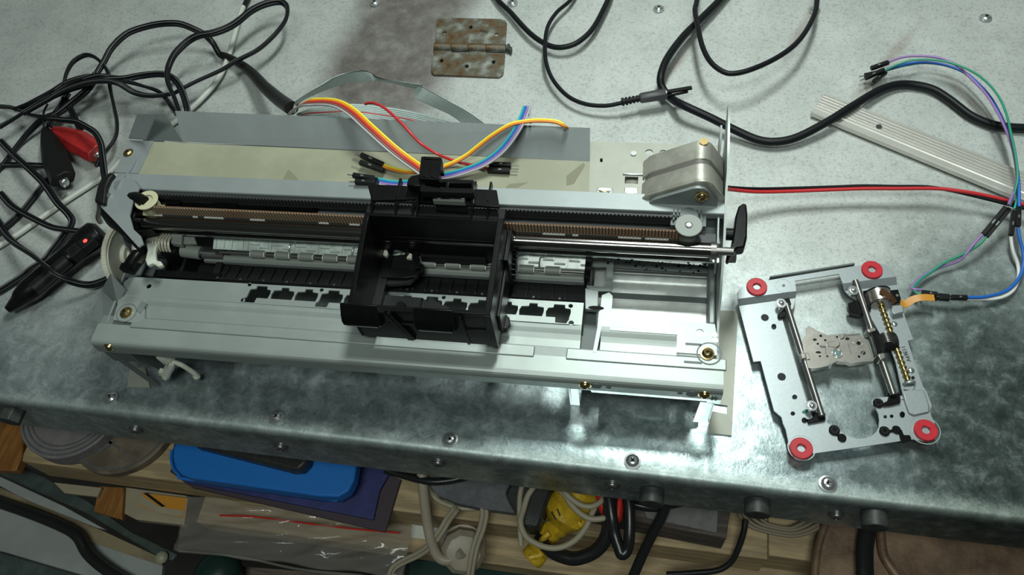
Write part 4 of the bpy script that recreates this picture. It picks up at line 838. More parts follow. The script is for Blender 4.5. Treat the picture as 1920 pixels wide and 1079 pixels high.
cord('twin_cord', [(180,138,22),(178,147,22),(162,170,20),(133.5,193.5,16),(107,213,14),(80,224.5,12),(55.6,246.7,8),(33,273,4),(0,313.5,3),(-30,345,3)], 1.4, 'black cord slanting from the tangle down to the left edge', .5, .02)
cord('twin_cord', [(119,160,18),(124.6,138,20),(135.7,118,20),(151,107,20),(164.6,103.4,20),(180,109,20),(196,124.6,20),(204.6,142,20),(207,167,20),(213.5,200,18),(219,231,16),(216,258,16),(200,282,16),(190,296,20),(182,312,20)], 1.25, 'black cord forming the small round loop over the tangle and hanging down its right', .8, .012)
cord('twin_cord', [(0,200,6),(22,202,10),(44,210,14),(58,216,16),(82,220,20),(120,225,24),(144.6,229,26),(162,238,28),(178,249,30),(189,269,32),(192,291,34),(195,322,38),(197,335,40)], 1.2, 'black cord crossing above the red clip and meeting the taped lever', .2, .02)
cord('twin_cord', [(0,264,3),(13,278,5),(33,298,12),(55.6,318,16),(82,344.6,16),(107,380,14),(124.6,398,12),(134.6,413,10),(131,426.7,8),(120,440,6),(98,469,3),(82,489,3),(60,503,3),(44.5,516,3),(22,531,3),(0,544.6,3),(-20,555,3)], 1.3, 'black cord with a pale line, bent sharply above the plug and ending lower left', .2, .0)
cord('twin_cord', [(100,326,2),(95.6,331,2),(78,351,2),(44.5,393.5,2),(22,415,3),(0,433,3),(-20,450,3)], 1.3, 'black cord coming out from under the black clip', .1, 0)
cord('twin_cord', [(0,362,3),(20,384.6,5),(40,398,6),(78,418,8),(100,427,10),(124.6,431,12),(144.6,433.4,14),(158,436,12)], 1.25, 'black cord entering the upper end of the vehicle plug', .3, .0)
cord('twin_cord', [(-12,405,3),(0,422,4),(11,440,8),(29,458,14),(62,480,22),(89,502,26),(115.7,520,22),(142,531,14),(169,534.6,8),(191,529,4),(205.7,522,2),(222,512,2)], 1.35, 'black cord lying across the barrel of the vehicle plug', .3, .012)
cord('twin_cord', [(-10,310,3),(13,309,3),(44.5,309,3),(73,310,3),(96,311,3)], 1.1, 'straight black cord ending under the black clip', .0, 0)
cord('clip_lead', [(120,182,16),(133.5,207,14),(147,236,12),(152,244,11)], 1.2, 'short black lead running down to the red clip', .2, 0, False)
cord('clip_lead', [(128,175,16),(116,196,15),(100,218,14),(92,238,13)], 1.1, 'short black lead joining the wire end of the red boot', .6, 0, False)
P = path([(89,196,14),(83,208,16),(81,222,16),(82,238,13)]); one(MB().tube(P, .8, 8), 'clip_lead', 'cable', 'very thin curved black lead entering the top of the black clip', 'cord')
# thick sleeve
P = path([(412,101,7),(427,106.6,7),(453,121.5,8),(474,138.5,12),(495,162,20),(521,185,34),(546.6,203,52)]); m = MB(); n = len(P)
m.tube(P, 2, 12, rad=[1.9+2.4*min(1, i/(n*.75)) for i in range(n)], flat=1.15); sl = one(m, 'cable_sleeve', 'black_soft', 'thick black fabric sleeve sloping down to the coloured ribbon behind the printer', 'cable sleeve', smooth=60)
# pale tube
P = path([(468,-40,4),(462,0,4),(452,22,4),(440,65,4),(430,100,5),(418,132,6),(400,160,6),(375,188,5),(345,215,4),(300,250,3),(262,280,3),(224.6,304.5,3),(200,327,3),(167,349,3),(122,378,3),(73,412,3),(30,442,3),(-15,470,3)])
t = thing('pale_tube', P[0], 'pale whitish flexible tube passing under the black cords at upper left', 'tube'); MB().tube(P, 2.0, 12).build('tube_wall', 'clear_tube', t, smooth=60)
P = path([(470,-14,4.3),(462,3,4.3),(458,12,4.3)]); MB().tube(P, 2.1, 12).build('dark_band', 'cable', t)
# alligator clips
def clip(name, ma, l, w, z, label, jaw):
    P = path([(p[0], p[1], z) for p in l], z); t = thing(name, P[0], label, 'clip'); n = len(P)
    rad = [w[0]+(w[1]-w[0])*min(1, i/(n*.6))**.8-(w[1]-w[2])*max(0, (i-n*.6)/(n*.4)) for i in range(n)]
    m = MB().tube(P, 3, 6, rad=rad, flat=1.5, up=(.15,-.2,1)); m.build('rubber_boot', ma, t, bev=.8, smooth=35)
    a = Vector(P[-1]); d = (a-Vector(P[-3])).normalized(); x = d.cross(Vector((0,0,1))).normalized(); m = MB()
    m.tube([tuple(a-d*2+x*2), tuple(a+d*jaw+x*2.0), tuple(a+d*(jaw+2)+x*.6)], 1.3, 8); m.tube([tuple(a-d*2-x*2), tuple(a+d*jaw-x*2.0), tuple(a+d*(jaw+2)-x*.6)], 1.3, 8); m.ball(tuple(a-Vector((0,0,1))), 2.2, 10)
    m.build('jaws', 'chrome', t); return t
clip('alligator_clip', 'black_soft', [(84,240),(92,265),(104,300),(119,338)], (1.6,6.6,6.4), 12, 'black rubber-booted alligator clip in front of the red one', 4)
clip('alligator_clip', 'red_boot', [(97,243),(120,252),(150,268),(182,288)], (1.6,6.6,5.6), 10, 'red rubber-booted alligator clip by the left end of the printer', 1)
# vehicle plug
t = thing('vehicle_plug', W(100,500,0), 'black vehicle power plug with a small glowing red light, left of the printer', 'plug')
a, b = Vector(W(42,556,9)), Vector(W(192,432,12)); d = (b-a).normalized(); m = MB()
m.tube([tuple(a-d*6), tuple(a-d*2), tuple(a+d*6), tuple(a+d*42), tuple(a+d*54), tuple(b-d*3), tuple(b)], 6, 10, rad=[3.2,5.6,7.6,7.8,9.6,9.4,5.5], flat=1.15); m.build('plug_body', 'black', t, bev=.8)
x = d.cross(Vector((0,0,1))).normalized(); q0 = Vector(W(68,539,16)); q1 = Vector(W(128,488,16)); m = MB(); m.cyl(q0-d*2, q1, 4.3, 28); m.build('plug_barrel', 'black_rib', t, bev=.3)
c = Vector(W(143,474,20)); m = MB(); m.obox(c, d, 8.5, 8.5, 7); bl = m.build('socket_block', 'black_rib', t, bev=.4); m = MB(); m.ring(c+Vector((0,0,3.5)), (0,0,1), 2.6, 1.8, .3); m.ring(c+Vector((0,0,3.5)), (0,0,1), 1.1, .5, .3); m.build('round_emblem', 'ink', bl)
c = Vector(W(165,457,20)); m = MB(); m.obox(c, d, 8, 9.5, 6.6); bl = m.build('lamp_block', 'black_soft', t, bev=.5)
MB().ball(tuple(c+Vector((0,0,3.0))), 1.5, 12, .7, top=True).build('red_lamp', 'red_led', bl)
a = Vector(W(26,572,8)); MB().tube([tuple(a-d*5), tuple(a+d*6)], 4, 8, rad=[2.5,6]).build('plug_tip', 'black', t)
# ---------- coloured ribbons ----------
def ribbon(name, pts, cols, label, wid=1.15, r=.62, up=None):
    P = path([(p[0], p[1], p[2] if p[2] < 86 else 86+(p[2]-86)*.5) for p in pts]); t = thing(name, P[0], label, 'ribbon cable')
    for k, c in enumerate(cols):
        Q = []
        for i, p in enumerate(P):
            d = (Vector(P[min(len(P)-1, i+1)])-Vector(P[max(0, i-1)])).normalized(); x = Vector((0,0,1)).cross(d); x = x.normalized() if x.length > .1 else Vector((1,0,0))
            Q.append(tuple(Vector(p)+x*((len(cols)-1)/2-k)*wid))
        MB().tube(Q, r, 8).build('wire_strand', c, t, smooth=60, label=c[2:]+' strand')
    return t
def housing(par, a, b, ma='black_soft', w_=2.54, pin=None, pl=6):
    a = Vector(a); b = Vector(b); d = (b-a); l = d.length; d.normalize(); h = MB().obox((a+b)/2, d, w_, l, w_).build('connector_housing', ma, par, bev=.2)
    n = Vector((0,0,1)); MB().obox((a+b)/2+n*w_*.5+d*l*.06, d, w_*.35, l*.14, .12).build('latch_window', 'chrome', h)
    if pin: MB().cyl(b, b+d*pl, .38, 8).build('pin', 'chrome', par)
ribbon('jumper_ribbon', [(545,213,50),(552,205,60),(573,193.4,84),(595,191,94),(620,192,104),(640,198,110),(662,212,113),(687,235,112),(712,258,108),(737,280,102),(760,298,97),(784,315,94),(800,327,92)], ['w_yellow','w_orange','w_red','w_brown','w_grey'], 'yellow, orange, red and brown ribbon arching over the upright sheet from the black sleeve', 1.3, .7)
jy = ribbon('jumper_ribbon', [(1062,240,100),(1057,235,108),(1040,228,111),(1010,226,112),(985,228,112),(957,234,111),(923.6,253.6,104),(897,274,96),(876.6,290,90),(852.5,304,86),(827,314,84),(800,322,83),(782,323,83),(760,322,83),(737,317,83),(719,311,83.5)], ['w_orange','w_yellow'], 'yellow and orange wire pair ending in two pin connectors left of the carriage latch', 1.35, .72)
for (a, b, p) in (((719,309.5),(677,291),0),((719,320),(675,305),0)): housing(jy, W(a[0],a[1],84), W(b[0],b[1],84), pin=True, pl=5.5)
jt = ribbon('jumper_ribbon', [(988,200,104),(984,212,109),(976,230,111),(965,250,106),(945,277,97),(923.6,296,91),(900,310,87),(873.6,320,85),(850,327,84),(827,332,83),(800,338,83),(765,344,83),(735,345,83),(703,339,84)], ['w_grey','w_purple','w_blue','w_teal'], 'teal, blue, purple and grey ribbon curving behind the latch tower', 1.25, .66)
for (a, b) in (((702,335),(662,329)),((702,342),(666,341))): housing(jt, W(a[0],a[1],85), W(b[0],b[1],85), pin=True, pl=3.5)
m = MB(); 
for k in (0, 1): m.cyl(W(990+4*k,201,96), W(994+2*k,232,95), .35, 8)
m.build('bent_pin', 'w_grey', jt)
P = path([(685,195,90),(694,193,93),(703.5,194,95),(720,202,98),(737,216,99),(753.6,232,98),(770,250,96),(790,270,92),(820,289,90),(843,298.5,85),(867,306,82.5),(899,312,81.5),(915.5,317,81.5)])
t = thing('jumper_wire', P[0], 'red jumper wire ending in two black connectors right of the latch tower', 'jumper wire'); MB().tube(P, .85, 8).build('wire', 'w_red', t, smooth=60)
housing(t, W(917,309,82), W(958,310,82), pin=True, pl=4.5); housing(t, W(914,319,82), W(956,321,82), pin=True, pl=4.5)
# grey flat ribbon cables
def flat2(A, B, t_=.5, n=8):
    A = spl(A, n); B = spl(B, n); m = MB(); vs = []
    for a, b in zip(A, B):
        a = Vector(a); b = Vector(b); i = len(vs)//4; vs += [a, b, b, a]
    P = [(A[i], B[i]) for i in range(len(A))]; vs = []
    for i, (a, b) in enumerate(P):
        a = Vector(a); b = Vector(b); j = min(len(P)-1, i+1); k = max(0, i-1); d = Vector(P[j][0])+Vector(P[j][1])-Vector(P[k][0])-Vector(P[k][1]); nn = d.cross(b-a).normalized()*t_/2
        vs += [tuple(a+nn), tuple(b+nn), tuple(b-nn), tuple(a-nn)]
    fs = []
    for i in range(len(P)-1):
        for k in range(4): j = (k+1) % 4; fs.append((i*4+k, i*4+j, i*4+4+j, i*4+4+k))
    fs += [(3,2,1,0), tuple(len(vs)-4+k for k in range(4))]; return m.add(vs, fs), A, B
z5 = lambda a, b: (520+a/5.993, 120+b/5.993)
oe = [(548,208,54),(*z5(200,430),56),(*z5(350,320),58),(*z5(500,230),60),(*z5(650,145),60),(*z5(800,95),60),(*z5(960,75),58),(*z5(1060,108),56),(*z5(1150,160),56),(*z5(1400,200),56),(*z5(1620,235),54),(787,159.5,52),(823.5,180,50),(873.6,207,46),(915,236,40)]
ie = [(552,214,50),(*z5(260,430),50),(*z5(420,345),50),(*z5(580,280),50),(*z5(750,220),50),(*z5(860,203),50),(*z5(1000,190),50),(*z5(1090,188),52),(*z5(1170,192),50),(*z5(1380,235),48),(*z5(1600,302),46),(775,182,44),(800,195,42),(845,216,38),(878,240,34)]
m, A_, B_ = flat2(pz(oe), pz(ie)); t = thing('flat_cable', A_[0], 'pale grey flat ribbon cable, the upper arch behind the printer', 'ribbon cable'); m.build('cable_band', 'ribbon_grey', t, smooth=60)
MB().tube([tuple(Vector(a)*.97+Vector(b)*.03) for a, b in zip(A_, B_)], .35, 6).build('edge_core', 'ink', t)
for k in range(1, 9): 
    m = MB().tube([tuple(Vector(a)*(1-k/9)+Vector(b)*(k/9)+Vector((0,0,.2))) for a, b in zip(A_, B_)], .36, 6); m.build('core_ridge', 'ribbon_grey', t)
oe = [(556,214,60),(575,205,62),(603,199,66),(630,196,70),(647,195,72),(683.5,196,72),(708,199,72),(745,203.4,70),(778.6,210,66),(820,220,60),(860,230,52)]
ie = [(560,225,54),(577,221,58),(603,222,62),(630,222,66),(650,222,68),(683,224,68),(710,228,66),(745,234,62),(778,240,58),(820,248,52),(860,256,46)]
m, A_, B_ = flat2(pz(oe), pz(ie)); t = thing('flat_cable', A_[0], 'pale grey flat ribbon cable with a red line, lower one right behind the upright sheet', 'ribbon cable'); m.build('cable_band', 'ribbon_grey', t, smooth=60)
for k in range(1, 9): MB().tube([tuple(Vector(a)*(1-k/9)+Vector(b)*(k/9)+Vector((0,0,.2))) for a, b in zip(A_, B_)], .36, 6).build('core_ridge', 'w_red' if k == 5 else 'ribbon_grey', t)
# ---------- black cables at the top ----------
P = path([(915,-30,6),(933.6,0,6),(957,23,7),(984,53,8),(1007,73,8),(1034,87,8),(1060,88,9),(1087,77,10),(1114,50,10),(1140,0,10),(1150,-25,8)]); one(MB().tube(P, 2.0, 14), 'black_cable', 'cable', 'black cable hanging in a U just right of the rusty hinge', 'cable', smooth=60)
P = path([(1090,-30,6),(1070,0,8),(1044,23,10),(1027,50,12),(1022,83,13),(1024,117,12),(1037,150,10),(1064,180,9),(1097,195,9),(1134,198.5,10),(1167,193,12)])
t = thing('plug_cable', W(1220,180,0), 'thin black cable ending in a ribbed barrel plug in the middle top', 'cable'); MB().tube(P, 1.5, 12).build('cable_jacket', 'cable', t, smooth=60)
a, b = Vector(W(1166,191.5,13)), Vector(W(1200,184.5,13)); d = (b-a).normalized(); m = MB(); L_ = (b-a).length
for i in range(5): m.cyl(a+d*L_*(i/5), a+d*L_*((i+.55)/5), 2.9-.1*i, 16)
m.cyl(a, b, 1.9, 14); m.build('strain_relief', 'black_rib', t, bev=.2)
b2 = Vector(W(1249,176,13)); m = MB(); m.tube([tuple(b-d*.5), tuple(b+d*1), tuple(b2-d*1), tuple(b2)], 3.5, 8, rad=[2.6,3.4,3.7,3.2], flat=1.1); m.build('plug_body', 'plug_grey', t, bev=.3)
b3 = Vector(W(1297,168,14)); d3 = (b3-b2).normalized(); m = MB(); m.obox((b2+b3)/2+Vector((0,.7,1)), d3, 2.6, (b3-b2).length, 1.8); m.build('plug_prong', 'black_soft', t, bev=.3)
m = MB(); m.obox((b2+b3)/2+Vector((-1,-1.6,-.6)), d3+Vector((0,.05,0)), 1.4, (b3-b2).length*.85, 1.4); m.build('lower_prong', 'black', t, bev=.2); m = MB(); m.cyl(b2-d3*.4, b2+d3*.3, 3.4, 16); m.build('plug_collar', 'rod', t)
P = path([(1395,-50,6),(1350,0,8),(1313,37,10),(1280,70,13),(1251,110,15),(1239,143,14),(1242,165,10),(1258,184,9),(1280,197,14),(1330,220,12),(1380,245,8),(1420,262,6),(1453.5,266,6),(1493.5,258,7),(1547,231,9.2),(1597,200,9.4),(1640,174,7),(1674,160.5,5),(1707,158.5,4),(1747,167,4),(1780.5,187,4),(1820.5,217,4),(1860.6,233.6,4),(1894,238.6,4),(1920,240,4),(1965,240,4)]); one(MB().tube(P, 2.75, 16), 'black_cable', 'cable', 'thick black cable snaking across the aluminium bar to the right edge', 'cable', smooth=60)
P = path([(1312,-40,18),(1306.7,0,22),(1303,20,24),(1308,47,26),(1317,87,27),(1333,117,28),(1357,135,28),(1380,137.5,28),(1413.5,128.5,28),(1453.5,110,26),(1487,87,24),(1510,60,22),(1527,27,18),(1532,0,14),(1534,-35,10)]); one(MB().tube(P, 1.8, 14), 'black_cable', 'cable', 'black cable hanging in a deep raised loop at upper right', 'cable', smooth=60)
m = MB(); c = W(1930,235,0); m.cyl((c[0]+9,c[1],1), (c[0]+9,c[1],22), 9, 30); one(m, 'round_case', 'black_soft', 'dark round object cut off by the right edge beside the bar', 'case', bev=2)
# red and black pair
P = path([(1340,352,50),(1372,356,30),(1420,360,20),(1480,359,16),(1560,356,15),(1620,354,15),(1680,354,15),(1758,354,15),(1810,360,15),(1849,367,14),(1887.6,376,13),(1920,384,12),(1950,392,12)])
t = thing('motor_lead', P[0], 'red and black twin wire running right from the motor', 'wire'); MB().tube(P, 1.15, 10).build('red_core', 'w_red', t, smooth=60)
P = path([(1340,347,50),(1372,352,30),(1420,354.5,20),(1480,353.5,16),(1560,351,15),(1620,349,15),(1680,350,15),(1740,351,14.5),(1790,359,13.5),(1861.6,376,12.5),(1900.6,386,12),(1950,398,12)]); MB().tube(P, 1.1, 10).build('black_core', 'cable', t, smooth=60)
# jumper wires at the right
def jw(pts, ma, label, r=.8, dz=0):
    P = path([(p[0], p[1], p[2]+dz*math.sin(math.pi*i/(len(pts)-1))) for i, p in enumerate(pts)]); t = thing('jumper_wire', P[0], label, 'jumper wire'); MB().tube(P, r, 8).build('wire', ma, t, smooth=60); return t
tl = [(1903,300,24),(1909,330,24),(1906,358,22)]
t = jw([(1667,115.5,13),(1691,107.6,15),(1719,105,17),(1756,107.6,19),(1784,117,20),(1802.5,130,20),(1821,147.5,20),(1849,177,21),(1873,216,22),(1891.5,257,23),(1901,288,23),(1906,320,23),(1904,350,22),(1891,384,23)], 'w_purple', 'purple jumper wire arching at the right, uppermost connector'); housing(t, W(1666,117,13), W(1633,128.5,12))
t = jw([(1660,132,11),(1684,120.6,14),(1710,113,16),(1747,112,18),(1784,118.5,19),(1821,133,20),(1849,153,21),(1871,179,22),(1886,210.5,23),(1895,247.6,24),(1904,290,25),(1908,330,24),(1903,358,22),(1894,386,19)], 'w_green', 'green jumper wire, outermost of the arch at the right', .75, 4); housing(t, W(1658,131,10), W(1622,147,9), pin=True, pl=4); 
t = jw([(1663,130,9),(1691,122,12),(1728,117,14),(1765.4,120.6,16),(1802,132.6,18),(1830,153,19),(1858,184.5,20),(1880,225,21),(1895,266,22),(1904,300,23),(1910,340,22),(1911,388,18)], 'w_blue', 'blue jumper wire, innermost of the arch at the right', .95, -3); housing(t, W(1661,136,7), W(1638,153,7)); housing(t, W(1910,386,17), W(1908.5,425,15))
t = jw([(1657,134,8),(1700,123,10),(1740,119,12),(1790,128,14),(1825,151,16),(1860,190,18),(1884,236,20),(1898,280,21),(1906,330,21),(1906,370,18),(1902,392,16)], 'w_teal', 'teal jumper wire running beside the blue one in the right arch', .6, -6); housing(t, W(1655,135,7.5), W(1621,142,7.5), pin=True, pl=4); housing(t, W(1901,396,15), W(1895.5,441,13))
t = jw([(1842,440,14),(1825,459,12),(1810,477.5,9),(1794,490.5,6),(1758,503.5,5),(1732,516,5),(1714,532,6),(1709,541,7),(1716,543,8),(1729,544,8)], 'w_purple', 'dark purple jumper wire between the slanted connector and the orange flex'); housing(t, W(1885,389,19), W(1843,440,14)); housing(t, W(1728,549,9), W(1757,553,9))
t = jw([(1848.7,444,13),(1835.7,459,11),(1804.5,477.5,9),(1771,493,7),(1752.6,506,6),(1726.7,524,6),(1713,540,7),(1719,550,8),(1728,554,8)], 'w_green', 'green jumper wire twisted with the purple one near the sled'); housing(t, W(1893,392,18), W(1850,444,13)); housing(t, W(1728,556,7), W(1757,560,7))
t = jw([(1813,558,8),(1848.7,556.7,7),(1887.6,545,5),(1911,521.6,5),(1918.7,495.7,6),(1917.4,469.7,9),(1911,443.8,13),(1909,428,15)], 'w_blue', 'blue jumper wire curving along the right edge', 1.0); housing(t, W(1783,558,9), W(1813,559,8)); 
t = jw([(1811,561,6),(1861.6,561,5),(1887.6,554,4),(1903,540,3),(1909.6,519,3),(1908,495.7,4),(1899,470,8),(1895,444,12)], 'w_white', 'white jumper wire inside the blue one at the right edge', 1.0); 
m = MB(); m.obox(W(1769,558,8.5), Vector(W(1780,559,8))-Vector(W(1760,557,8)), 3.6, 6.2, 3); m.build('pin_sleeve', 'black_soft', t, bev=.3); MB().cyl(W(1755,556,8.5), W(1785,559,8.5), .5, 8).build('pin', 'chrome', t)
# ---------- under the bench: timber rack and the things kept on it ----------
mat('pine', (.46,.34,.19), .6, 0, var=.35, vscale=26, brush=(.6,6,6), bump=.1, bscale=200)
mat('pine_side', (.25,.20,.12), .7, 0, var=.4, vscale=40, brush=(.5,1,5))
mat('plywood', (.34,.29,.20), .6, 0, var=.15, vscale=12)
mat('varnished', (.30,.13,.035), .4, 0, var=.35, vscale=40, brush=(5,.5,5))
mat('old_wood', (.13,.10,.085), .75, 0, var=.5, vscale=50, brush=(.4,5,5), bump=.2, bscale=200)
mat('old_lid', (.17,.165,.16), .6, .1, var=.3, vscale=60)
mat('floor_dark', (.045,.04,.035), .8, 0, var=.4, vscale=4)
mat('case_blue', (.010,.17,.58), .42, 0, var=.15, vscale=900, bump=.25, bscale=2200)
mat('case_blue_dark', (.006,.07,.26), .45, 0)
mat('book_blue', (.035,.04,.16), .55, 0, var=.25, vscale=60)
mat('book_edge', (.05,.035,.045), .6, 0)
mat('leather', (.03,.033,.03), .4, 0, var=.3, vscale=150, bump=.1, bscale=900)
mat('disc_grey', (.21,.19,.19), .5, 0, var=.15, vscale=120)
mat('disc_brown', (.17,.135,.10), .5, 0, var=.4, vscale=40)
mat('bag', (.42,.39,.35), .10, 0, alpha=.20, spec=1.0, bump=1.0, bscale=110, coat=1.0)
mat('label_orange', (.50,.22,.02), .5, 0); mat('paper', (.55,.55,.50), .6, 0)
mat('panel_white', (.30,.32,.31), .5, 0, var=.1, vscale=20); mat('frame_green', (.055,.075,.070), .5, 0, var=.3, vscale=60)
mat('beige_dark', (.21,.17,.12), .5, 0)
mat('beige_cord', (.34,.30,.22), .5, 0); mat('beige_plug', (.36,.31,.24), .45, 0, var=.12, vscale=60); mat('tape_yellow', (.58,.37,.02), .28, 0, var=.3, vscale=90, bump=.5, bscale=250)
mat('slate', (.12,.125,.135), .55, 0, var=.25, vscale=150); mat('hose', (.014,.015,.016), .3, 0, bump=.05, bscale=900); mat('tube_red', (.50,.02,.01), .4, 0)
mat('rusty_sheet', (.30,.20,.13), .5, .35, col2=(.12,.075,.05), vscale=24, mask=(.38,.62), detail=8, bump=.2, bscale=300); mat('dark_green', (.012,.035,.030), .3, 0)
fl = MB().box(-1400, 1400, -900, 900, -760, -750).build('floor', 'floor_dark'); tag(fl, kind='structure')
def slab(name, poly, z1, h, ma, label, cat, group=None, **k):
    m = MB(); gw(m, poly, z1-h, z1); o = m.build(name, ma, None, **k); return tag(o, label, cat, group)
ZA_ = -130.0
t = thing('wooden_rack', (0,-60,-170), 'pine timber rack of two beams under the front edge of the bench', 'rack')
MB().box(-384, 175, -115, 120, -168, ZA_).build('upper_beam', 'pine', t, bev=1)
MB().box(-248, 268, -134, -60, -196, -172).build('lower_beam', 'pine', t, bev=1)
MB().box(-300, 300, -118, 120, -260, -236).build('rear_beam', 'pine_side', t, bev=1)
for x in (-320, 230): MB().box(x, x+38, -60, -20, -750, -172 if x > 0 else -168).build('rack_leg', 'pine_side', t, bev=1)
m = MB(); m.box(175.5, 420, -112, 120, -168, ZA_-1); m.build('upper_beam', 'pine', t, bev=1)
slab('varnished_board', [(-60,760),(0,776),(46,800),(40,860),(30,884),(-60,880)], -128, 8, 'varnished', 'orange-brown varnished board at the far left under the bench lip', 'board', bev=1)
slab('varnished_board', [(185,912),(232,914),(228,975),(175,960)], -172, 6, 'varnished', 'short orange-brown varnished board piece below the pine beam, left of the orange label', 'board', bev=.8)
slab('plywood_offcut', [(100,905),(190,915),(182,932),(120,925)], -168, 4, 'plywood', 'small pale plywood offcut under the pine beam beside the green frame', 'board', bev=.5)
slab('plywood_offcut', [(232,914),(350,930),(345,985),(255,975),(222,958)], -176, 8, 'plywood', 'larger pale plywood piece under the orange label', 'board', bev=.5)
m = MB(); gw(m, [(268,925),(352,935),(347,972),(300,963),(262,948)], -172, -171); t = thing('label_card', W(310,945,-174), 'orange label card with a black stripe beside the plastic bag', 'card'); m.build('card_face', 'label_orange', t)
m = MB(); gw(m, [(268,925),(276,925),(310,950),(303,951)], -170.95, -170.6); m.build('black_stripe', 'ink', t); m = MB(); gw(m, [(262,946),(266,930),(300,951),(345,958),(345,970),(300,963)], -170.98, -170.7); m.build('pale_border', 'plywood', t)
# discs
def disc(name, c, r, z, h, ma, label, rings, hid=0):
    w = W(c[0], c[1], z); t = thing(name, (w[0],w[1],z-h), label, 'disc'); MB().cyl((w[0],w[1],z-h),(w[0],w[1],z),r,56).build('disc_body', ma, t, bev=.8)
    for q in rings: MB().ring((w[0],w[1],z-.1),(0,0,1),r*q,r*q-1.2,.5,56).build('ring_groove', 'slate', t)
    return t, w
disc('wire_spool', (135,764), 41, -112, 16, 'disc_grey', 'grey spool rim with concentric rings under the left end of the lip', (.95,.86,.78))
t, w = disc('grinding_disc', (232,790), 42, -122, 7, 'disc_brown', 'brown dusty disc partly under the grey spool rim', (.93,))
m = MB(); gw(m, [(205,826),(238,850),(236,852),(200,829)], -121.9, -121.6); gw(m, [(170,840),(200,825),(215,828),(186,850)], -121.9, -121.6); m.build('smudged_print', 'slate', t)
# blue case, notebook, leather case
slab('notebook', [(322,878),(345,905),(700,975),(712,920),(735,880),(736,860),(330,840)], -124, 5, 'book_blue', 'dark blue notebook under the bright blue case', 'notebook', bev=.5)
slab('black_folder', [(318,885),(360,915),(722,998),(752,900),(700,880),(330,860)], -127, 3, 'book_edge', 'black-brown folder under the dark blue notebook', 'folder', bev=.5)
def rr(pts, n=4): return pts
t = thing('zip_case', W(490,880,-118), 'bright blue textured zip case under the bench lip', 'case')
cz = [(322,845),(321,862),(326,880),(338,893),(356,900),(600,935),(636,936),(655,925),(666,905),(672,870),(672,850),(500,800),(330,820)]
m = MB(); gw(m, cz, -122, -112); m.build('lower_shell', 'case_blue_dark', t, bev=2)
m = MB(); gw(m, [(496+(x-496)*.985, 870+(y-870)*.97-2) for x, y in cz], -112, -101); m.build('upper_shell', 'case_blue', t, bev=4)
P = [W(x, y, -111.5) for x, y in cz[:11]]; MB().tube(spl(P, 6), 1.1, 8).build('piping', 'case_blue', t)
slab('leather_case', [(360,835),(545,882),(562,881),(575,868),(578,855),(560,840),(380,815)], -88, 12, 'leather', 'flat black leather pouch lying on the blue zip case', 'pouch', bev=2.5)
# plastic bag
def sheet(poly4, nx, ny, z, amp, seed, ma, name, par):
    rr_ = random.Random(seed); ph = [(rr_.uniform(0,6.28), rr_.uniform(.5,3.2), rr_.uniform(.5,3.2), rr_.uniform(.4,1)) for _ in range(9)]; vs = []
    A, B, C, D_ = [Vector(W(p[0], p[1], z)) for p in poly4]
    for layer in (0, 1):
        for j in range(ny+1):
            for i in range(nx+1):
                u = i/nx; v = j/ny; p = (A*(1-u)+B*u)*(1-v)+(D_*(1-u)+C*u)*v; h = sum(math.sin(a+u*b*6.28*1.7+v*c*6.28)*d for a, b, c, d in ph)/4
                e = min(1, 6*min(u, 1-u), 5*min(v, 1-v)); h2 = abs(h)**.8*math.copysign(1, h)
                vs.append((p.x+rr_.uniform(-.3,.3), p.y+(math.sin(u*19+seed)*1.0 if j in (0, ny) else 0), p.z+(amp*(h2+1.2)*(.3+.7*e) if layer == 0 else -1.0)))
    m = MB(); n = (nx+1)*(ny+1); fs = []
    for L_ in (0, 1):
        for j in range(ny):
            for i in range(nx): k = L_*n+j*(nx+1)+i; fs.append((k, k+1, k+nx+2, k+nx+1))
    edge = [i for i in range(nx+1)]+[(nx+1)*j+nx for j in range(1, ny+1)]+[(nx+1)*ny+i for i in range(nx-1, -1, -1)]+[(nx+1)*j for j in range(ny-1, 0, -1)]
    for a, b in zip(edge, edge[1:]+edge[:1]): fs.append((a, b, b+n, a+n))
    m.add(vs, fs); return m.build(name, ma, par, smooth=55)
t = thing('plastic_bag', W(550,1000,-172), 'crumpled clear resealable plastic bag with a red seal line, hanging over the beams', 'plastic bag')
sheet([(352,930),(776,985),(755,1085),(330,1032)], 70, 26, -161, 5.5, 5, 'bag', 'bag_film', t)
MB().tube(spl(pz([(412,967,-152),(480,970,-153),(600,985,-153),(680,994,-153),(750,1000,-154)])), .7, 6).build('red_seal_line', 'tube_red', t)
MB().tube(spl(pz([(335,1034,-156),(450,1045,-156),(560,1068,-156),(680,1080,-156)])), .9, 6).build('bottom_hem', 'bag', t)
slab('paper_slip', [(772,984),(855,994),(846,1018),(770,1009)], -168.5, .6, 'paper', 'white paper slip between the beams right of the plastic bag', 'paper')
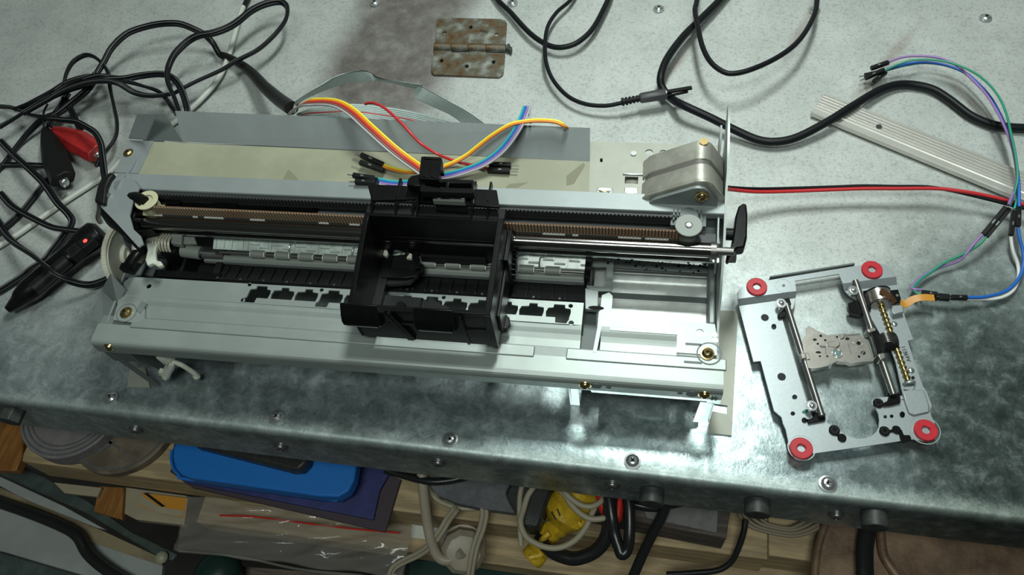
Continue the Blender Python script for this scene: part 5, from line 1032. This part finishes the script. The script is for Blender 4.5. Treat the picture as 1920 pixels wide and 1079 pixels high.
# white panel with green-grey frame, lower left
zl = -178
t = thing('framed_panel', W(150,980,-190), 'green-grey framed white panel leaning in at the lower left corner', 'panel')
m = MB(); gw(m, [(-80,900),(0,949),(150,1008),(305,1060),(300,1120),(-80,1120)], zl-8, zl-4); m.build('white_panel', 'panel_white', t)
m = MB(); gw(m, [(-80,830),(0,866),(48,876),(165,940),(250,1000),(332,1040),(322,1052),(290,1040),(160,962),(60,918),(0,890),(-80,858)], zl-2, zl+3); m.build('green_frame_bar', 'frame_green', t, bev=1)
m = MB(); gw(m, [(-80,862),(0,894),(60,922),(120,950),(200,995),(180,990),(60,945),(0,912),(-80,880)], zl-3, zl-1.5); m.build('inner_strip', 'panel_white', t, bev=.4)
m = MB(); gw(m, [(-80,885),(0,914),(60,942),(180,990),(300,1046),(305,1062),(150,1010),(0,950),(-80,915)], zl-3.5, zl-1); m.build('dark_channel', 'pine_side', t, bev=.5)
slab('dark_tray', [(-80,1020),(0,1036),(150,1080),(160,1130),(-80,1130)], zl+2, 6, 'frame_green', 'dark green-grey tray corner at the very bottom left', 'tray', bev=1)
m = MB(); m.ball(W(303,1046,-172), 5, 10, .7); one(m, 'foam_lump', 'foil', 'crumbly yellowish foam lump at the end of the green frame', 'foam')
P = path([(-40,930,-168),(0,944,-168),(60,965,-168),(120,990,-168),(146,1008,-168),(165,1040,-170),(200,1070,-170),(250,1100,-170)]); one(MB().tube(P, 4.2, 14), 'black_cable', 'hose', 'thick black cable bending over the white panel at lower left', 'cable', smooth=60)
# green things below
slab('green_box', [(762,1050),(880,1052),(1000,1062),(1010,1120),(760,1120)], -215, 30, 'dark_green', 'dark green box top at the bottom centre below the lower beam', 'box', bev=2)
m = MB(); w = W(400,1075,-205); m.ball((w[0],w[1],-215), 20, 24, .8); one(m, 'green_jar', 'dark_green', 'dark green rounded jar below the plastic bag', 'jar')
slab('brown_box', [(420,1060),(760,1085),(760,1140),(420,1140)], -230, 20, 'old_wood', 'dark brown box below the plastic bag', 'box', bev=2)
slab('metal_lid', [(1344,1000),(1212,972),(1195,925),(1348,950)], -97, 2.6, 'old_lid', 'flat grey lid on the weathered wooden block', 'lid', bev=.5)
slab('weathered_block', [(1362,1010),(1180,975),(1060,950),(1060,900),(1370,950)], -100, 29.5, 'old_wood', 'weathered dark wooden block below the grey lid, right of the cables', 'wood block', bev=1)
# beige plug and cords
P = path([(790,870,-96),(792,900,-100),(796,940,-108),(802,985,-118),(810,1020,-126),(822,1045,-132),(840,1052,-134),(856,1044,-134),(868,1036,-130)])
t = thing('mains_plug', W(865,1030,-150), 'round beige mains plug with its thick beige cable', 'plug'); MB().tube(P, 3.6, 14).build('cable', 'beige_plug', t, smooth=60)
w = Vector(W(868,1034,-140)); ax2 = Vector((.25,-.35,.9)).normalized(); m = MB(); m.tube([tuple(w-ax2*12), tuple(w-ax2*9), tuple(w+ax2*4), tuple(w+ax2*9), tuple(w+ax2*10)], 14, 10, rad=[14.5,15.5,15.5,12,8]); m.build('plug_body', 'beige_plug', t, bev=2, smooth=25)
m = MB(); m.tube([tuple(w-ax2*13), tuple(w-ax2*10.5)], 15, 30, rad=[16,16.5]); m.build('plug_rim', 'beige_plug', t)
def twc(name, pts, r, label, ma='beige_cord', **k): P = path(pts); m = twin(P, r, .3, .01); return one(m, name, ma, label, 'cable', smooth=60)
twc('beige_cable', [(855,955,-108),(840,975,-116),(825,1000,-122),(805,1025,-130),(785,1040,-138),(760,1052,-146),(738,1066,-152),(728,1090,-158)], 1.5, 'beige flat cord running down left over the plastic bag corner')
twc('beige_cable', [(908,950,-108),(908,970,-112),(902,995,-118),(893,1020,-124),(886,1050,-130),(880,1090,-140)], 1.6, 'beige flat cord hanging straight down right of the plug')
twc('beige_cable', [(806,885,-112),(808,915,-116),(822,935,-118),(850,948,-118),(878,952,-118),(905,950,-118)], 1.7, 'beige flat cord curved along the rim of the grey slab')
slab('slate_slab', [(810,880),(808,915),(822,930),(860,945),(910,955),(962,962),(990,955),(1010,880),(900,860)], -106, 8, 'slate', 'dark grey rounded slab under the lip behind the beige plug', 'slab', bev=2)
m = MB(); gw(m, [(946,925),(960,900),(1010,890),(1040,905),(1010,990),(985,990)], -104, -84); one(m, 'black_charger', 'leather', 'black angular power brick left of the yellow tool', 'power brick', bev=2)
P = path([(722,882,-100),(750,890,-100),(800,903,-98),(840,902,-98),(880,893,-98),(900,884,-98)]); one(MB().tube(P, 2.6, 12), 'black_cable', 'hose', 'black cable sagging just under the lip above the beige cable', 'cable', smooth=60)
# yellow taped tool
t = thing('taped_tool', W(1050,985,-125), 'tool wrapped in wrinkled yellow tape hanging under the lip', 'tool')
P = path([(1090,905,-86),(1080,935,-90),(1062,960,-96),(1045,985,-102),(1022,1010,-106),(1008,1035,-108),(995,1050,-110)]); n = len(P); rn = random.Random(2)
m = MB(); m.tube(P, 8, 16, rad=[(13 if i < n*.35 else 13-6.5*min(1, (i-n*.35)/(n*.2)))+rn.uniform(-.7,.7) for i in range(n)], flat=1.15); m.build('taped_handle', 'tape_yellow', t, smooth=30)
m = MB(); gw(m, [(1075,925),(1112,915),(1115,935),(1104,960),(1098,985),(1086,992),(1078,975),(1060,985),(1050,960)], -98, -88); m.build('tape_flap', 'tape_yellow', t, bev=1.5)
P = path([(1012,1030,-98),(1016,1015,-97),(1030,1000,-95)]); m = MB().tube(P, 2.2, 10); m.tube(path([(992,1046,-104),(1012,1042,-104),(1016,1034,-104)]), 2.6, 10); m.build('peeled_tape', 'tape_yellow', t)
for l in ([(1012,965),(1020,978),(1030,975)], [(1034,960),(1042,975)], [(1045,955),(1050,968)]): MB().tube(path([(a, b, -84) for a, b in l]), .5, 6).build('wrinkle_gap', 'leather', t)
P = path([(1058,900,-90),(1075,905,-84),(1100,925,-82),(1130,948,-84),(1160,950,-84),(1190,940,-84)])
def co(name, pts, r, ma, label, cat='cable'): return one(MB().tube(path(pts), r, 12), name, ma, label, cat, smooth=60)
co('beige_cable', [(980,905,-84),(975,930,-84),(974,960,-84),(975,990,-84),(977,1025,-86)], 1.7, 'beige_cord', 'beige cord hanging along the left of the yellow tool')
co('beige_cable', [(1005,908,-80),(990,930,-80),(982,955,-80),(976,980,-78),(985,1005,-78),(1005,1020,-78),(1030,1028,-78),(1055,1026,-78),(1080,1012,-78),(1098,990,-78),(1108,968,-78),(1120,940,-80),(1128,915,-84)], 1.9, 'beige_cord', 'beige cord making the big loop around the yellow tool')
co('beige_cable', [(1030,905,-74),(1045,915,-74),(1060,930,-74),(1072,948,-74),(1090,965,-74),(1110,974,-74),(1134,972,-74),(1145,968,-76)], 1.9, 'beige_cord', 'beige cord crossing low over the yellow tool')
co('beige_cable', [(1035,908,-70),(1055,920,-70),(1070,935,-70),(1090,948,-70),(1110,950,-70),(1128,940,-72),(1136,925,-74)], 1.8, 'beige_cord', 'beige cord crossing high over the yellow tool')
co('red_tube', [(1128,900,-78),(1126,925,-78),(1130,950,-79),(1142,968,-80),(1155,974,-80),(1160,955,-79),(1164,925,-78),(1166,905,-76)], 3.2, 'tube_red', 'short bright red tube under the lip', 'tube')
co('thick_cable', [(1150,905,-70),(1144,940,-72),(1143,975,-76),(1136,1010,-82),(1115,1035,-88),(1080,1048,-92),(1050,1042,-94),(1026,1028,-98),(1012,1010,-104)], 4.4, 'hose', 'thick black cable looping below the yellow tool', 'cable')
co('thick_cable', [(1136,905,-66),(1142,935,-66),(1147,970,-68),(1152,1000,-72),(1160,1025,-74),(1166,1040,-75),(1176,1030,-74),(1180,1005,-70),(1180,960,-66),(1176,920,-64)], 3.6, 'hose', 'thick black cable hanging in a narrow U right of the red tube', 'cable')
co('thick_cable', [(1180,945,-90),(1220,952,-90),(1250,948,-90),(1290,940,-90)], 3.0, 'hose', 'black cable running right under the lip behind the bolt heads', 'cable')
P = path([(1256,930,-80),(1240,970,-90),(1222,1005,-100),(1205,1040,-110),(1188,1079,-120),(1170,1120,-130)]); one(MB().tube(P, 2.2, 10, flat=1.5), 'black_strap', 'hose', 'flat black cable slanting down left from the bolt heads', 'cable', smooth=60)
co('black_cable', [(1398,975,-110),(1394,1000,-114),(1384,1030,-120),(1370,1055,-126),(1345,1070,-130),(1300,1075,-134),(1250,1078,-138)], 2.0, 'hose', 'thin black cord curving down left of the rusty sheet', 'cable')
for k, (dx, dy) in enumerate(((0,0),(5,-5),(12,-11),(22,-15))):
    co('coiled_cable', [(1385+dx,962+dy,-118),(1392+dx,975+dy,-118),(1412+dx*.8,990+dy*.9,-118),(1445,1000+dy,-118),(1485-dx*.3,1006+dy,-118),(1515-dx*.8,1000+dy,-118),(1540-dx,988+dy,-118)], 1.2, 'beige_dark', ['outermost beige cord turn of the coil hanging left of the rusty sheet','second beige cord turn of the coil left of the rusty sheet','third beige cord turn of the coil left of the rusty sheet','innermost beige cord turn of the coil left of the rusty sheet'][k])
# rusty angle sheet on the right
t = thing('rusty_bracket', W(1700,1050,-150), 'rusty folded steel sheet with a black strap at the lower right', 'bracket')
m = MB(); gw(m, [(1556,960),(1620,975),(1612,1120),(1515,1120),(1528,1010)], -122, -119); m.build('rusty_flange', 'rusty_sheet', t, bev=1)
m = MB(); gw(m, [(1640,975),(1980,1010),(1980,1130),(1640,1130),(1630,1040)], -124, -120); m.build('rusty_panel', 'rusty_sheet', t, bev=1.5)
P = path([(1552,970,-117),(1538,1010,-117),(1530,1050,-117),(1525,1120,-117)]); MB().tube(P, 2.6, 10).build('rolled_edge', 'rusty_sheet', t)
P = path([(1650,975,-118),(1652,1010,-118),(1658,1045,-118),(1680,1080,-118),(1700,1120,-118)]); MB().tube(P, 3.0, 10).build('rolled_edge', 'rusty_sheet', t)
P = path([(1630,965,-112),(1626,1000,-112),(1622,1040,-112),(1624,1120,-112)]); MB().tube(P, 1.6, 10, flat=3.2).build('black_strap', 'hose', t)
# ---------- camera, lights, world ----------
cam = bpy.data.cameras.new('camera'); co = bpy.data.objects.new('camera', cam); bpy.context.scene.collection.objects.link(co); bpy.context.scene.camera = co
cam.sensor_fit = 'HORIZONTAL'; cam.sensor_width = 36.0; cam.lens = F*36.0/1920.0; cam.clip_start = 0.01; cam.clip_end = 50
RM = Matrix(((XA[0], XA[1], XA[2]), (YA[0], YA[1], YA[2]), (ZA[0], ZA[1], ZA[2])))   # rows: world axes in camera space -> camera to world
co.matrix_world = Matrix.Translation(Vector(CAM)*SC) @ RM.to_4x4()
def area(name, loc, target, sx, sy, power, col=(1,1,1), spread=180):
    l = bpy.data.lights.new(name, 'AREA'); l.shape = 'RECTANGLE'; l.size = sx*SC; l.size_y = sy*SC; l.energy = power; l.color = col; l.spread = math.radians(spread)
    o = bpy.data.objects.new(name, l); bpy.context.scene.collection.objects.link(o); o.location = Vector(loc)*SC
    o.rotation_euler = (Vector(target)-Vector(loc)).to_track_quat('-Z', 'Y').to_euler(); return o
area('bench_lamp', (90, 245, 660), (92, 130, 0), 80, 220, LAMP, (.90,1,.94))
area('added_fill', (100, -620, 1600), (0, -100, 0), 700, 250, FILL, (.90,1,.93))  # unseen fill light, added to brighten fronts and the rack below
w = bpy.data.worlds.new('world'); bpy.context.scene.world = w; w.use_nodes = True
w.node_tree.nodes['Background'].inputs[0].default_value = (.55,.64,.60,1); w.node_tree.nodes['Background'].inputs[1].default_value = WORLD
sc = bpy.context.scene; sc.view_settings.view_transform = 'Standard'; sc.view_settings.look = 'None'; sc.view_settings.gamma = 1; sc.view_settings.exposure = EXPO
sc.view_settings.use_curve_mapping = False
